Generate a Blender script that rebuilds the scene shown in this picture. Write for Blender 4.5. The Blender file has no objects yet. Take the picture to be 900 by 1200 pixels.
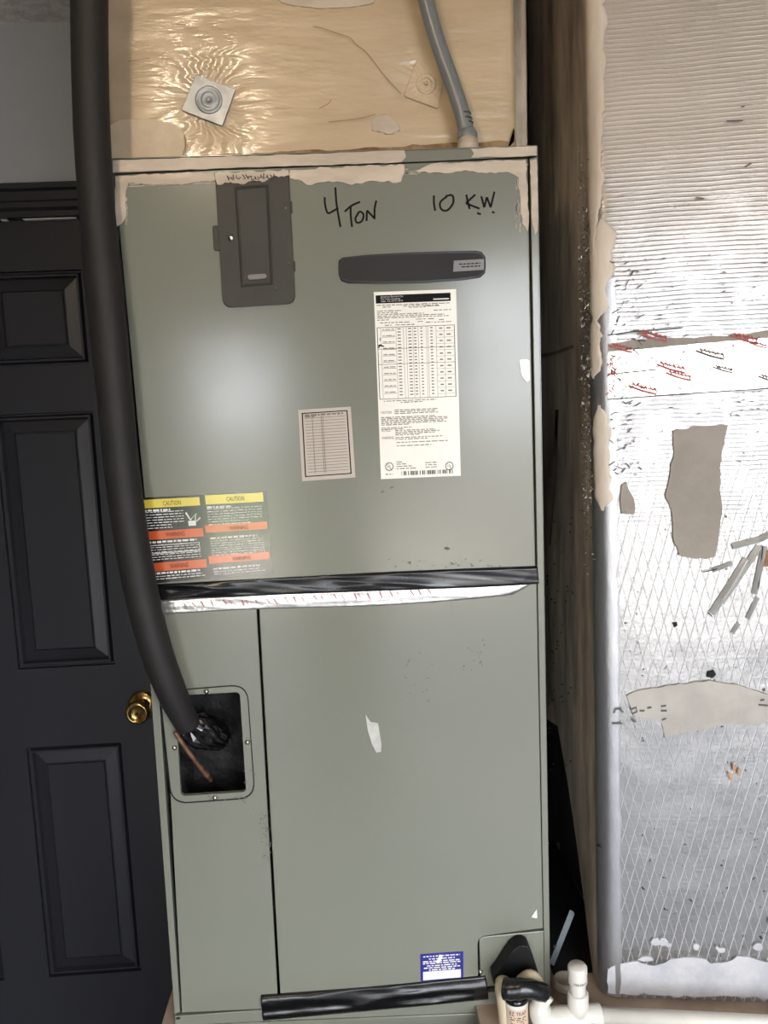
import bpy, bmesh, math, random
from mathutils import Vector, Matrix, noise
random.seed(7)
sc = bpy.context.scene
C = sc.collection

# ------------------------------------------------------------------ camera
FPX = 950.0
YAW, PITCH, ROLL = .0397, .1195, -.0433
CAM = Vector((.315, -1.22, 1.58))
_cy, _sy, _cp, _sp = math.cos(YAW), math.sin(YAW), math.cos(PITCH), math.sin(PITCH)
FWD = Vector((_sy*_cp, _cy*_cp, -_sp))
_r0 = Vector((_cy, -_sy, 0)); _u0 = _r0.cross(FWD)
RGT = _r0*math.cos(ROLL) + _u0*math.sin(ROLL)
UPV = -_r0*math.sin(ROLL) + _u0*math.cos(ROLL)
cd = bpy.data.cameras.new('camera'); cam = bpy.data.objects.new('camera', cd); C.objects.link(cam)
m = Matrix.Identity(4)
for i in range(3):
    m[i][0], m[i][1], m[i][2], m[i][3] = RGT[i], UPV[i], -FWD[i], CAM[i]
cam.matrix_world = m
cd.sensor_fit = 'VERTICAL'; cd.sensor_height = 24.0; cd.lens = 24.0*FPX/1200.0
cd.clip_start = .02; cd.clip_end = 500
sc.camera = cam

# ------------------------------------------------------------------ sky, sun, exposure
w = bpy.data.worlds.new('sky'); sc.world = w; w.use_nodes = True
nt = w.node_tree; nt.nodes.clear()
# bright hazy daytime sky
bg = nt.nodes.new('ShaderNodeBackground'); bg.inputs['Color'].default_value = (.94, .98, 1.05, 1); bg.inputs['Strength'].default_value = 11.0
ow = nt.nodes.new('ShaderNodeOutputWorld'); nt.links.new(bg.outputs[0], ow.inputs[0])
sl = bpy.data.lights.new('sun', 'SUN'); sl.energy = 14.0; sl.angle = .01; sl.color = (1, .90, .78)
so = bpy.data.objects.new('sun', sl); C.objects.link(so)
so.rotation_euler = Vector((-.45, -1.5, -1)).to_track_quat('-Z', 'Y').to_euler(); so.location = (2, 2, 6)
# daylight portals in the front wall openings (sampling guides only)
OPEN = [(-.36, .02, 1.92), (.44, .80, 1.42), (.8001, 1.75, 2.22)]     # x from, x to, head height; shaped to place the reflected highlights
YF = -2.4
for i, (a, b, ZH) in enumerate(OPEN):
    al = bpy.data.lights.new('opening_portal', 'AREA'); al.shape = 'RECTANGLE'
    al.size, al.size_y = b-a, ZH; al.cycles.is_portal = True
    ao = bpy.data.objects.new('opening_portal', al); C.objects.link(ao)
    ao.location = ((a+b)/2, YF-.06, ZH/2); ao.rotation_euler = (math.radians(90), 0, 0)
sc.view_settings.view_transform = 'Standard'; sc.view_settings.look = 'None'
sc.view_settings.gamma = 1.0; sc.view_settings.use_curve_mapping = False
sc.view_settings.exposure = 0.46
sc.cycles.use_denoising = True
sc.cycles.max_bounces = 10; sc.cycles.diffuse_bounces = 6; sc.cycles.glossy_bounces = 4
sc.cycles.sample_clamp_indirect = 12

# ------------------------------------------------------------------ helpers
def P(px, py, Y=0.0):
    "point of the vertical plane Y seen at pixel"
    d = FWD + RGT*((px-450)/FPX) - UPV*((py-600)/FPX)
    return CAM + d*((Y-CAM.y)/d.y)
DO = Vector((.684, -.006, 0)); DA = math.radians(8.67)
DDIR = Vector((math.cos(DA), -math.sin(DA), 0)); DN = Vector((-math.sin(DA), -math.cos(DA), 0))
def PD(px, py, off=0.0):
    "point on the duct front plane"
    d = FWD + RGT*((px-450)/FPX) - UPV*((py-600)/FPX)
    t = (DO - CAM).dot(DN)/d.dot(DN)
    return CAM + d*t + DN*off
def PX(px, py, X):
    d = FWD + RGT*((px-450)/FPX) - UPV*((py-600)/FPX)
    return CAM + d*((X-CAM.x)/d.x)
def lin(c):
    return tuple(((v/255)/12.92 if v/255 <= .04045 else ((v/255+.055)/1.055)**2.4) for v in c)
ROOT = {}
def thing(name, label, cat, loc, group=None):
    o = bpy.data.objects.new(name, None); C.objects.link(o); o.location = loc; o.empty_display_size = .05
    o['label'] = label; o['category'] = cat
    if group: o['group'] = group
    ROOT[o] = Vector(loc); return o
def obj(name, bm_or_vf, mat, parent=None, smooth=False, label=None, kind=None):
    me = bpy.data.meshes.new(name)
    if isinstance(bm_or_vf, bmesh.types.BMesh):
        bm_or_vf.to_mesh(me); bm_or_vf.free()
    else:
        me.from_pydata([tuple(v) for v in bm_or_vf[0]], [], bm_or_vf[1])
    L = ROOT[parent] if parent is not None else Vector((0, 0, 0))
    if L.length: me.transform(Matrix.Translation(-L))
    bm = bmesh.new(); bm.from_mesh(me); bmesh.ops.recalc_face_normals(bm, faces=bm.faces); bm.to_mesh(me); bm.free()
    if smooth:
        for p in me.polygons: p.use_smooth = True
    for mm in (mat if isinstance(mat, (list, tuple)) else [mat]): me.materials.append(mm)
    o = bpy.data.objects.new(name, me); C.objects.link(o)
    if parent is not None: o.parent = parent
    ROOT[o] = L
    if label: o['label'] = label
    if kind: o['kind'] = kind
    return o
def struct(name, bm, mat, parent=None, label=None, smooth=False):
    o = obj(name, bm, mat, parent, smooth)
    if parent is None: o['kind'] = 'structure'
    if label: o['label'] = label
    return o
def box(bm, lo, hi):
    x0, y0, z0 = lo; x1, y1, z1 = hi
    v = [bm.verts.new(p) for p in ((x0,y0,z0),(x1,y0,z0),(x1,y1,z0),(x0,y1,z0),(x0,y0,z1),(x1,y0,z1),(x1,y1,z1),(x0,y1,z1))]
    for f in ((0,3,2,1),(4,5,6,7),(0,1,5,4),(1,2,6,5),(2,3,7,6),(3,0,4,7)): bm.faces.new([v[i] for i in f])
    return bm
def bx(lo, hi): return box(bmesh.new(), lo, hi)
def prism(bm, pts, ext, bev=0.0):
    "front polygon pts, body extruded by ext (vector)"
    n = len(pts)
    f = [bm.verts.new(p) for p in pts]; b = [bm.verts.new(Vector(p)+ext) for p in pts]
    ff = bm.faces.new(f); bm.faces.new(b[::-1])
    for i in range(n): bm.faces.new((f[i], b[i], b[(i+1) % n], f[(i+1) % n]))
    if bev:
        bmesh.ops.bevel(bm, geom=list(ff.edges), offset=bev, segments=2, affect='EDGES', profile=.5, clamp_overlap=True)
    return bm
def pr(pts, ext, bev=0.0): return prism(bmesh.new(), pts, ext, bev)
BACK = Vector((0, 1, 0))
def slab(pxs, Y=0.0, t=.01, bev=0.0):
    return pr([P(x, y, Y) for x, y in pxs], BACK*t, bev)
def rounded(pts, r, seg=5, which=None):
    "round the corners of a 3-D polygon"
    out = []; n = len(pts)
    for i, p in enumerate(pts):
        p = Vector(p)
        if which is not None and i not in which: out.append(p); continue
        a = (Vector(pts[i-1])-p); b = (Vector(pts[(i+1) % n])-p)
        rr = min(r, a.length*.49, b.length*.49); a = p + a.normalized()*rr; b = p + b.normalized()*rr
        for k in range(seg+1):
            t = k/seg; out.append(a*(1-t)**2 + p*2*t*(1-t) + b*t*t)
    return out
def tube(bm, pts, rad, seg=16, cap=True, rnd=0.0):
    pts = [Vector(p) for p in pts]; n = len(pts)
    rad = rad if isinstance(rad, (list, tuple)) else [rad]*n
    T = [(pts[min(i+1, n-1)]-pts[max(i-1, 0)]).normalized() for i in range(n)]
    ref = Vector((0, 1, 0)) if abs(T[0].y) < .9 else Vector((1, 0, 0))
    N = (ref - T[0]*ref.dot(T[0])).normalized(); rings = []
    for i in range(n):
        N = (N - T[i]*N.dot(T[i])).normalized(); B = T[i].cross(N)
        rings.append([bm.verts.new(pts[i] + (N*math.cos(a)+B*math.sin(a))*rad[i]*(1+rnd*random.uniform(-1, 1)))
                      for a in (2*math.pi*k/seg for k in range(seg))])
    for i in range(n-1):
        for k in range(seg):
            bm.faces.new((rings[i][k], rings[i][(k+1) % seg], rings[i+1][(k+1) % seg], rings[i+1][k]))
    if cap: bm.faces.new(rings[0][::-1]); bm.faces.new(rings[-1])
    return bm
def tb(pts, rad, seg=16, cap=True, rnd=0.0): return tube(bmesh.new(), pts, rad, seg, cap, rnd)
def spline(pts, n=8):
    "catmull-rom through points (any dim tuples)"
    pts = [Vector(p) for p in pts]; out = []
    for i in range(len(pts)-1):
        p0, p1, p2, p3 = pts[max(i-1, 0)], pts[i], pts[i+1], pts[min(i+2, len(pts)-1)]
        for k in range(n):
            t = k/n
            out.append(.5*((2*p1)+(p2-p0)*t+(2*p0-5*p1+4*p2-p3)*t*t+(3*p1-p0-3*p2+p3)*t**3))
    out.append(pts[-1]); return out
def lathe(bm, base, axis, prof, seg=20):
    "prof: list of (along axis, radius)"
    axis = Vector(axis).normalized(); ref = Vector((1, 0, 0)) if abs(axis.x) < .9 else Vector((0, 0, 1))
    N = (ref-axis*ref.dot(axis)).normalized(); B = axis.cross(N); rings = []
    for h, r in prof:
        rings.append([bm.verts.new(Vector(base)+axis*h+(N*math.cos(a)+B*math.sin(a))*r) for a in (2*math.pi*k/seg for k in range(seg))])
    for i in range(len(rings)-1):
        for k in range(seg): bm.faces.new((rings[i][k], rings[i][(k+1) % seg], rings[i+1][(k+1) % seg], rings[i+1][k]))
    bm.faces.new(rings[0][::-1]); bm.faces.new(rings[-1])
    return bm
def lt(base, axis, prof, seg=20): return lathe(bmesh.new(), base, axis, prof, seg)
def jag(pts, step, amp, seed=0):
    "ragged pixel outline"
    rnd = random.Random(seed); out = []; n = len(pts)
    for i in range(n):
        a, b = Vector(pts[i]), Vector(pts[(i+1) % n]); d = b-a; k = max(1, int(d.length/step))
        nn = Vector((-d.y, d.x)).normalized() if d.length else Vector((0, 0))
        for j in range(k):
            q = a + d*(j/k)
            if j: q = q + nn*rnd.uniform(-amp, amp)
            out.append((q.x, q.y))
    return out
def ribbon(bm, pxs, wpx, fn):
    "flat pen stroke along a pixel polyline; fn maps pixel to point"
    q = [Vector((a, b)) for a, b in pxs]; n = len(q); L = []; R = []
    for i in range(n):
        d = (q[min(i+1, n-1)]-q[max(i-1, 0)]).normalized(); nn = Vector((-d.y, d.x))*wpx/2
        L.append(bm.verts.new(fn(*(q[i]+nn)))); R.append(bm.verts.new(fn(*(q[i]-nn))))
    for i in range(n-1): bm.faces.new((L[i], R[i], R[i+1], L[i+1]))
    return bm

# ------------------------------------------------------------------ materials
def mat(name, col, rough=.5, metal=0.0, var=0.0, vscale=6.0, col2=None, mix=(.4, .6), bump=0.0, bscale=60.0, bdist=.002,
        coat=0.0, rvar=0.0, stretch=(1, 1, 1), spec=.5, trans=0.0):
    M = bpy.data.materials.new(name); M.use_nodes = True; t = M.node_tree; b = t.nodes['Principled BSDF']
    b.inputs['Base Color'].default_value = (*lin(col), 1); b.inputs['Roughness'].default_value = rough
    b.inputs['Metallic'].default_value = metal; b.inputs['Specular IOR Level'].default_value = spec
    b.inputs['Coat Weight'].default_value = coat; b.inputs['Coat Roughness'].default_value = .15
    b.inputs['Transmission Weight'].default_value = trans
    N = t.nodes.new; K = t.links.new
    if var or col2 or bump or rvar:
        tc = N('ShaderNodeTexCoord'); mp = N('ShaderNodeMapping'); mp.inputs['Scale'].default_value = stretch
        K(tc.outputs['Object'], mp.inputs['Vector'])
    if var or col2 or rvar:
        n1 = N('ShaderNodeTexNoise'); n1.inputs['Scale'].default_value = vscale; n1.inputs['Detail'].default_value = 6
        n1.inputs['Roughness'].default_value = .6; K(mp.outputs[0], n1.inputs['Vector'])
    if var or col2:
        r = N('ShaderNodeValToRGB'); c1 = lin(col); c2 = lin(col2) if col2 else tuple(v*(1-var) for v in c1)
        r.color_ramp.elements[0].position, r.color_ramp.elements[1].position = mix
        r.color_ramp.elements[0].color = (*c1, 1); r.color_ramp.elements[1].color = (*c2, 1)
        K(n1.outputs[0], r.inputs[0]); K(r.outputs[0], b.inputs['Base Color'])
    if rvar:
        mr = N('ShaderNodeMapRange'); mr.inputs['From Min'].default_value = .3; mr.inputs['From Max'].default_value = .7
        mr.inputs['To Min'].default_value = rough-rvar; mr.inputs['To Max'].default_value = rough+rvar
        K(n1.outputs[0], mr.inputs['Value']); K(mr.outputs[0], b.inputs['Roughness'])
    if bump:
        n2 = N('ShaderNodeTexNoise'); n2.inputs['Scale'].default_value = bscale; n2.inputs['Detail'].default_value = 4
        K(mp.outputs[0], n2.inputs['Vector']); bp = N('ShaderNodeBump'); bp.inputs['Strength'].default_value = bump
        bp.inputs['Distance'].default_value = bdist; K(n2.outputs[0], bp.inputs['Height']); K(bp.outputs[0], b.inputs['Normal'])
    return M
def nodes(M): return M.node_tree, M.node_tree.nodes.new, M.node_tree.links.new, M.node_tree.nodes['Principled BSDF']

M_paint = mat('grey_green_paint', (124, 125, 112), .2, col2=(119, 121, 109), mix=(.2, .8), vscale=4, rvar=.035, bump=.12, bscale=5, bdist=.004, coat=.08)
M_black_in = mat('black_insulation', (9, 8, 8), .75, bump=.8, bscale=40, bdist=.01)
M_mastic_w = mat('cream_mastic', (205, 190, 170), .55, col2=(182, 168, 150), vscale=25, bump=.5, bscale=90, stretch=(.3, 1, 1))
M_mastic_g = mat('taupe_mastic', (150, 140, 128), .6, col2=(140, 131, 119), vscale=14, bump=.35, bscale=120)
M_mastic_l = mat('pale_grey_mastic', (188, 187, 188), .45, col2=(170, 170, 174), vscale=18, bump=.3, bscale=90)
M_cover = mat('charcoal_plastic', (66, 64, 58), .5, spec=.25, var=.08, vscale=20, bump=.1, bscale=300)
M_badge = mat('dark_badge', (44, 42, 42), .5, spec=.2, var=.15, vscale=9)
M_badge_rim = mat('black_rim', (18, 18, 18), .35)
M_badge_plate = mat('badge_plate', (120, 116, 112), .35)
M_screw = mat('zinc_screw', (190, 188, 182), .3, metal=1.0)
M_white_label = mat('white_label', (244, 240, 228), .3, var=.04, vscale=10)
M_chart = mat('chart_paper', (190, 178, 164), .45, var=.05)
M_ink = mat('black_ink', (10, 10, 10), .6, spec=.15)
M_ink_g = mat('grey_ink', (120, 112, 100), .6)
M_white_ink = mat('white_ink', (225, 222, 215), .5)
M_yellow = mat('yellow_print', (215, 196, 70), .25, coat=1.0)
M_orange = mat('orange_print', (200, 92, 48), .25, coat=1.0)
M_capt = mat('black_laminate', (42, 40, 42), .22, coat=1.0, rvar=.06, vscale=30, bump=.15, bscale=25)
M_blue = mat('blue_label', (38, 40, 128), .3)
M_tape = mat('black_tape', (18, 18, 19), .25, rvar=.06, vscale=40, bump=.12, bscale=70, stretch=(.3, 1, 1))
M_gloss = mat('glossy_black_tape', (16, 16, 17), .12, coat=.6)
M_foilt = mat('foil_tape', (225, 222, 216), .3, metal=.9, bump=.6, bscale=90)
M_red = mat('red_print', (165, 62, 45), .5)
M_pink = mat('faded_red_print', (190, 130, 135), .5)
M_foam = mat('black_foam_rubber', (28, 25, 23), .66, var=.25, vscale=30, bump=.25, bscale=160, bdist=.001)
M_copper = mat('tarnished_copper', (132, 98, 74), .5, metal=.5, var=.4, vscale=60)
M_conduit = mat('grey_conduit', (122, 124, 124), .32, var=.08, vscale=40, bump=.05, bscale=120)
M_pvc = mat('white_pvc', (212, 208, 198), .28, var=.05, vscale=30)
M_pvc_old = mat('yellowed_pvc', (205, 190, 160), .35, var=.1, vscale=30)
M_clear = mat('clear_plastic', (158, 149, 136), .3, trans=.3)
M_trap_label = mat('trap_label', (205, 182, 160), .5)
M_wall = mat('grey_wall_paint', (154, 157, 160), .6, var=.06, vscale=5, bump=.3, bscale=140)
M_ceiling = mat('textured_ceiling', (232, 226, 218), .85, col2=(205, 198, 190), vscale=40, bump=1.0, bscale=110, bdist=.004)
M_door = mat('charcoal_door_paint', (37, 37, 42), .4, var=.1, vscale=4, bump=.12, bscale=90, stretch=(1, 1, .12))
M_trim = mat('black_trim_paint', (36, 36, 39), .35, bump=.2, bscale=60)
M_brass = mat('brass', (205, 170, 105), .22, metal=1.0, var=.3, vscale=50)
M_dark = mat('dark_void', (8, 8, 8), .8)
M_plat = mat('platform_board', (176, 158, 140), .6, col2=(150, 130, 112), vscale=8, bump=.3, bscale=50)
M_steel = mat('galvanised_strap', (112, 121, 124), .45, metal=.4, var=.2, vscale=30)
M_washer = mat('galvanised_washer', (168, 172, 174), .4, metal=.35, var=.2, vscale=60, bump=.2, bscale=120)
M_concrete = mat('garage_concrete', (104, 106, 110), .5, var=.2, vscale=2)
M_glare_slab = mat('pale_glare_slab', (212, 200, 184), .8, var=.08)
M_drive_shade = mat('asphalt', (92, 93, 98), .8, var=.1)  # near driveway, coloured dark to imitate the shade of the house
M_drive = mat('driveway_concrete', (124, 117, 109), .8, var=.15, vscale=1)
M_grass = mat('lawn_grass', (122, 150, 62), .9, col2=(100, 130, 50), vscale=2)
M_white_wall = mat('garage_wall_paint', (150, 143, 134), .7, var=.04)
M_dirt = mat('dirt_grey', (92, 90, 82), .8)
M_fiber = mat('brown_glass_fibre', (150, 118, 88), .9, var=.3, vscale=90)

# tan painted plenum with wrinkles round the washers
M_tan = mat('tan_duct_paint', (205, 182, 148), .27, coat=.7)
t, N, K, b = nodes(M_tan)
tc = N('ShaderNodeTexCoord')
n1 = N('ShaderNodeTexNoise'); n1.inputs['Scale'].default_value = 7; n1.inputs['Detail'].default_value = 7
mp = N('ShaderNodeMapping'); mp.inputs['Scale'].default_value = (.6, 1, 2.2); K(tc.outputs['Object'], mp.inputs[0]); K(mp.outputs[0], n1.inputs['Vector'])
r = N('ShaderNodeValToRGB'); e = r.color_ramp.elements
e[0].position = .3; e[0].color = (*lin((186, 165, 132)), 1); e[1].position = .62; e[1].color = (*lin((205, 183, 152)), 1)
K(n1.outputs[0], r.inputs[0]); K(r.outputs[0], b.inputs['Base Color'])
n2 = N('ShaderNodeTexNoise'); n2.inputs['Scale'].default_value = 22; n2.inputs['Detail'].default_value = 5
mp2 = N('ShaderNodeMapping'); mp2.inputs['Scale'].default_value = (.35, 1, 1.6); K(tc.outputs['Object'], mp2.inputs[0]); K(mp2.outputs[0], n2.inputs['Vector'])
PLEN_L = Vector((.29, .07, 1.93))
def radial(center, R):
    s = N('ShaderNodeVectorMath'); s.operation = 'SUBTRACT'; K(tc.outputs['Object'], s.inputs[0]); s.inputs[1].default_value = center - PLEN_L
    sx = N('ShaderNodeSeparateXYZ'); K(s.outputs[0], sx.inputs[0])
    at = N('ShaderNodeMath'); at.operation = 'ARCTAN2'; K(sx.outputs['Z'], at.inputs[0]); K(sx.outputs['X'], at.inputs[1])
    nz = N('ShaderNodeMath'); nz.operation = 'MULTIPLY_ADD'; K(n2.outputs[0], nz.inputs[0]); nz.inputs[1].default_value = 1.2; K(at.outputs[0], nz.inputs[2])
    mu = N('ShaderNodeMath'); mu.operation = 'MULTIPLY'; K(nz.outputs[0], mu.inputs[0]); mu.inputs[1].default_value = 17
    sn = N('ShaderNodeMath'); sn.operation = 'SINE'; K(mu.outputs[0], sn.inputs[0])
    ln = N('ShaderNodeVectorMath'); ln.operation = 'LENGTH'; K(s.outputs[0], ln.inputs[0])
    fa = N('ShaderNodeMapRange'); fa.inputs['From Min'].default_value = .03; fa.inputs['From Max'].default_value = R
    fa.inputs['To Min'].default_value = 1; fa.inputs['To Max'].default_value = 0; K(ln.outputs['Value'], fa.inputs['Value'])
    o = N('ShaderNodeMath'); o.operation = 'MULTIPLY'; K(sn.outputs[0], o.inputs[0]); K(fa.outputs[0], o.inputs[1]); return o
def M2_(a, c):
    n = N('ShaderNodeMath'); n.operation = 'MULTIPLY'; K(a, n.inputs[0]); n.inputs[1].default_value = c; return n.outputs[0]
a1 = radial(P(244, 116, .07), .12); a2 = radial(P(497, 98, .07), .06)
s1 = N('ShaderNodeMath'); s1.operation = 'ADD'; K(a1.outputs[0], s1.inputs[0]); K(M2_(a2.outputs[0], .25), s1.inputs[1])
s2 = N('ShaderNodeMath'); s2.operation = 'MULTIPLY_ADD'; K(s1.outputs[0], s2.inputs[0]); s2.inputs[1].default_value = .2; K(n2.outputs[0], s2.inputs[2])
bp = N('ShaderNodeBump'); bp.inputs['Strength'].default_value = .55; bp.inputs['Distance'].default_value = .006
K(s2.outputs[0], bp.inputs['Height']); K(bp.outputs[0], b.inputs['Normal']); K(bp.outputs[0], b.inputs['Coat Normal'])

# foil facing with scrim threads
M_foil = mat('foil_scrim_facing', (214, 211, 206), .3, metal=1.0)
t, N, K, b = nodes(M_foil)
tc = N('ShaderNodeTexCoord')
def M2(op, a, c, d=None):
    n = N('ShaderNodeMath'); n.operation = op
    for i, v in enumerate((a, c, d)):
        if v is None: continue
        if isinstance(v, (int, float)): n.inputs[i].default_value = v
        else: K(v, n.inputs[i])
    return n.outputs[0]
def dotc(vec):
    n = N('ShaderNodeVectorMath'); n.operation = 'DOT_PRODUCT'; K(wv, n.inputs[0]); n.inputs[1].default_value = vec; return n.outputs['Value']
wn = N('ShaderNodeTexNoise'); wn.inputs['Scale'].default_value = 9; wn.inputs['Detail'].default_value = 3; K(tc.outputs['Object'], wn.inputs['Vector'])
wm = N('ShaderNodeVectorMath'); wm.operation = 'MULTIPLY_ADD'; K(wn.outputs['Color'], wm.inputs[0]); wm.inputs[1].default_value = (.006,)*3; K(tc.outputs['Object'], wm.inputs[2])
wv = wm.outputs[0]
def lines(vec, period, sharp):
    q = M2('DIVIDE', dotc(vec), period); q = M2('FRACT', q, 0); q = M2('SUBTRACT', q, .5); q = M2('ABSOLUTE', q, 0)
    mr = N('ShaderNodeMapRange'); mr.interpolation_type = 'SMOOTHSTEP'; mr.inputs['From Min'].default_value = 0; mr.inputs['From Max'].default_value = sharp
    mr.inputs['To Min'].default_value = 1; mr.inputs['To Max'].default_value = 0; K(q, mr.inputs['Value']); return mr.outputs[0]
th = math.radians(15)
dA = lines(DDIR*math.cos(th) + Vector((0, 0, -math.sin(th))), .0150, .075)
dB = lines(DDIR*math.cos(th) + Vector((0, 0, math.sin(th))), .0150, .06)
hz = lines(Vector((0, 0, 1)), .0066, .3)
vt = lines(DDIR, .0085, .22)
sxyz = N('ShaderNodeSeparateXYZ'); K(tc.outputs['Object'], sxyz.inputs[0])
DUCT_L = Vector((1.05, .2, .612))
def zr(lo, hi, a, c):
    mr = N('ShaderNodeMapRange'); mr.inputs['From Min'].default_value = lo-DUCT_L.z; mr.inputs['From Max'].default_value = hi-DUCT_L.z
    mr.inputs['To Min'].default_value = a; mr.inputs['To Max'].default_value = c; K(M2('MULTIPLY_ADD', wn.outputs[0], .12, sxyz.outputs['Z']), mr.inputs['Value']); return mr.outputs[0]
up = zr(1.40, 1.62, .08, 1.0); dn = zr(1.40, 1.62, 1.0, .12)
dm = M2('MULTIPLY', M2('MAXIMUM', dA, M2('MULTIPLY', dB, .6)), dn)
brk = N('ShaderNodeTexNoise'); brk.inputs['Scale'].default_value = 30; brk.inputs['Detail'].default_value = 3; K(tc.outputs['Object'], brk.inputs['Vector'])
br = N('ShaderNodeMapRange'); br.inputs['From Min'].default_value = .36; br.inputs['From Max'].default_value = .56; br.inputs['To Min'].default_value = .3; K(brk.outputs[0], br.inputs['Value'])
hz = M2('MULTIPLY', hz, br.outputs[0])
hh = M2('MULTIPLY', M2('MAXIMUM', hz, M2('MULTIPLY', vt, .1)), M2('MULTIPLY', up, .5))
thr = M2('ADD', dm, hh)
sp = N('ShaderNodeTexNoise'); sp.inputs['Scale'].default_value = 55; sp.inputs['Detail'].default_value = 5; sp.inputs['Roughness'].default_value = .7; K(tc.outputs['Object'], sp.inputs['Vector'])
hgt = M2('MULTIPLY_ADD', sp.outputs[0], 1.1, thr)
hgt = M2('SUBTRACT', hgt, M2('MULTIPLY', dm, .55))
bp = N('ShaderNodeBump'); bp.inputs['Strength'].default_value = .55; bp.inputs['Distance'].default_value = .0012
K(hgt, bp.inputs['Height']); K(bp.outputs[0], b.inputs['Normal'])
# fine dirt specks and pale threads
vo = N('ShaderNodeTexNoise'); vo.inputs['Scale'].default_value = 110; vo.inputs['Detail'].default_value = 2; K(tc.outputs['Object'], vo.inputs['Vector'])
rs = N('ShaderNodeValToRGB'); e = rs.color_ramp.elements; e[0].position = .70; e[0].color = (0, 0, 0, 1); e[1].position = .74; e[1].color = (1, 1, 1, 1); K(vo.outputs[0], rs.inputs[0])
mx = N('ShaderNodeMix'); mx.data_type = 'RGBA'; mx.inputs['A'].default_value = (*lin((152, 151, 150)), 1); mx.inputs['B'].default_value = (*lin((70, 64, 58)), 1)
K(rs.outputs[0], mx.inputs['Factor'])
mx2 = N('ShaderNodeMix'); mx2.data_type = 'RGBA'; K(M2('MULTIPLY', dm, .6), mx2.inputs['Factor']); K(M2('MULTIPLY', M2('MULTIPLY_ADD', dm, -.65, 1.0), zr(1.80, 2.02, 1.0, .12)), b.inputs['Metallic']); K(mx.outputs['Result'], mx2.inputs['A']); mx2.inputs['B'].default_value = (*lin((236, 234, 230)), 1)
film = zr(1.80, 2.02, 0.0, 1.0)
mx3 = N('ShaderNodeMix'); mx3.data_type = 'RGBA'; K(film, mx3.inputs['Factor']); K(mx2.outputs['Result'], mx3.inputs['A']); mx3.inputs['B'].default_value = (*lin((182, 171, 158)), 1)
K(mx3.outputs['Result'], b.inputs['Base Color'])
ro = M2('MULTIPLY_ADD', thr, .10, .32); K(ro, b.inputs['Roughness'])

# painted, grimy duct side
M_side = mat('grimy_duct_side', (205, 190, 172), .42, col2=(130, 118, 104), vscale=14, mix=(.35, .65), stretch=(1, 1, .3), bump=.8, bscale=26, bdist=.006, spec=.4)

# ------------------------------------------------------------------ setting
YW = .6; ZC = 2.418
struct('floor', bx((-2.2, YF, -.1), (2.8, YW+.1, 0)), M_concrete, label='smooth grey concrete garage floor')
struct('ceiling', bx((-2.2, YF-.15, ZC), (2.8, YW+.1, ZC+.1)), M_ceiling, label='rough textured beige grey ceiling above the door')
struct('wall_left', bx((-2.3, YF-.15, -.1), (-2.2, YW+.1, ZC+.1)), M_white_wall)
struct('wall_right', bx((2.8, YF-.15, -.1), (2.9, YW+.1, ZC+.1)), M_white_wall)
DX0, DX1, DZ = -.897, -.137, 2.03
bm = bmesh.new()
box(bm, (-2.2, YW, 0), (DX0-.003, YW+.1, ZC)); box(bm, (DX1+.003, YW, 0), (2.8, YW+.1, ZC)); box(bm, (DX0-.003, YW, DZ+.004), (DX1+.003, YW+.1, ZC))
box(bm, (DX0-.02, YW+.055, 0), (DX1+.02, YW+.1, DZ+.02))
struct('wall_back', bm, M_wall, label='matte grey painted wall above the dark door')
bm = bmesh.new(); xs = [-2.2] + [v for o in OPEN for v in o[:2]] + [2.8]
for i in range(0, len(xs), 2): box(bm, (xs[i], YF-.15, 0), (xs[i+1], YF, ZC))
for a, c, ZH in OPEN: box(bm, (a, YF-.15, ZH), (c, YF, ZC))
struct('wall_front', bm, M_white_wall)  # pier and low head added to darken parts of the reflections
struct('driveway', bx((-5, -6.2, -.15), (6, YF-.15, -.02)), M_drive_shade, label='driveway outside, its shade put into the dark colour')
struct('glare_slab', bx((-6, -9.8, -.2), (1.9, -6.4, -.04)), M_glare_slab, label='pale sunlit slab outside, added to brighten reflections')  # unseen slab added for its bright reflection in the cabinet
struct('lawn', bx((-40, -15, -.2), (-.5, -9.8, -.03)), M_grass, label='green lawn outside')
struct('street', bx((-60, -80, -.25), (60, -6.2, -.06)), M_drive, label='pale street outside')

# door_1 : six panel door
DOORF = YW+.012
door = struct('door_1', bx((DX0, DOORF+.016, .01), (DX1, YW+.05, DZ+.003)), M_door, label='dark charcoal six-panel wooden door')
def zat(px, py): return P(px, py, YW).z
colR = (-.463, -.244); colL = (-.787, -.568)
rows = [(zat(98, 426), zat(98, 314)), (zat(124, 781), zat(112, 481)), (zat(160, 1142), zat(140, 872))]
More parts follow.
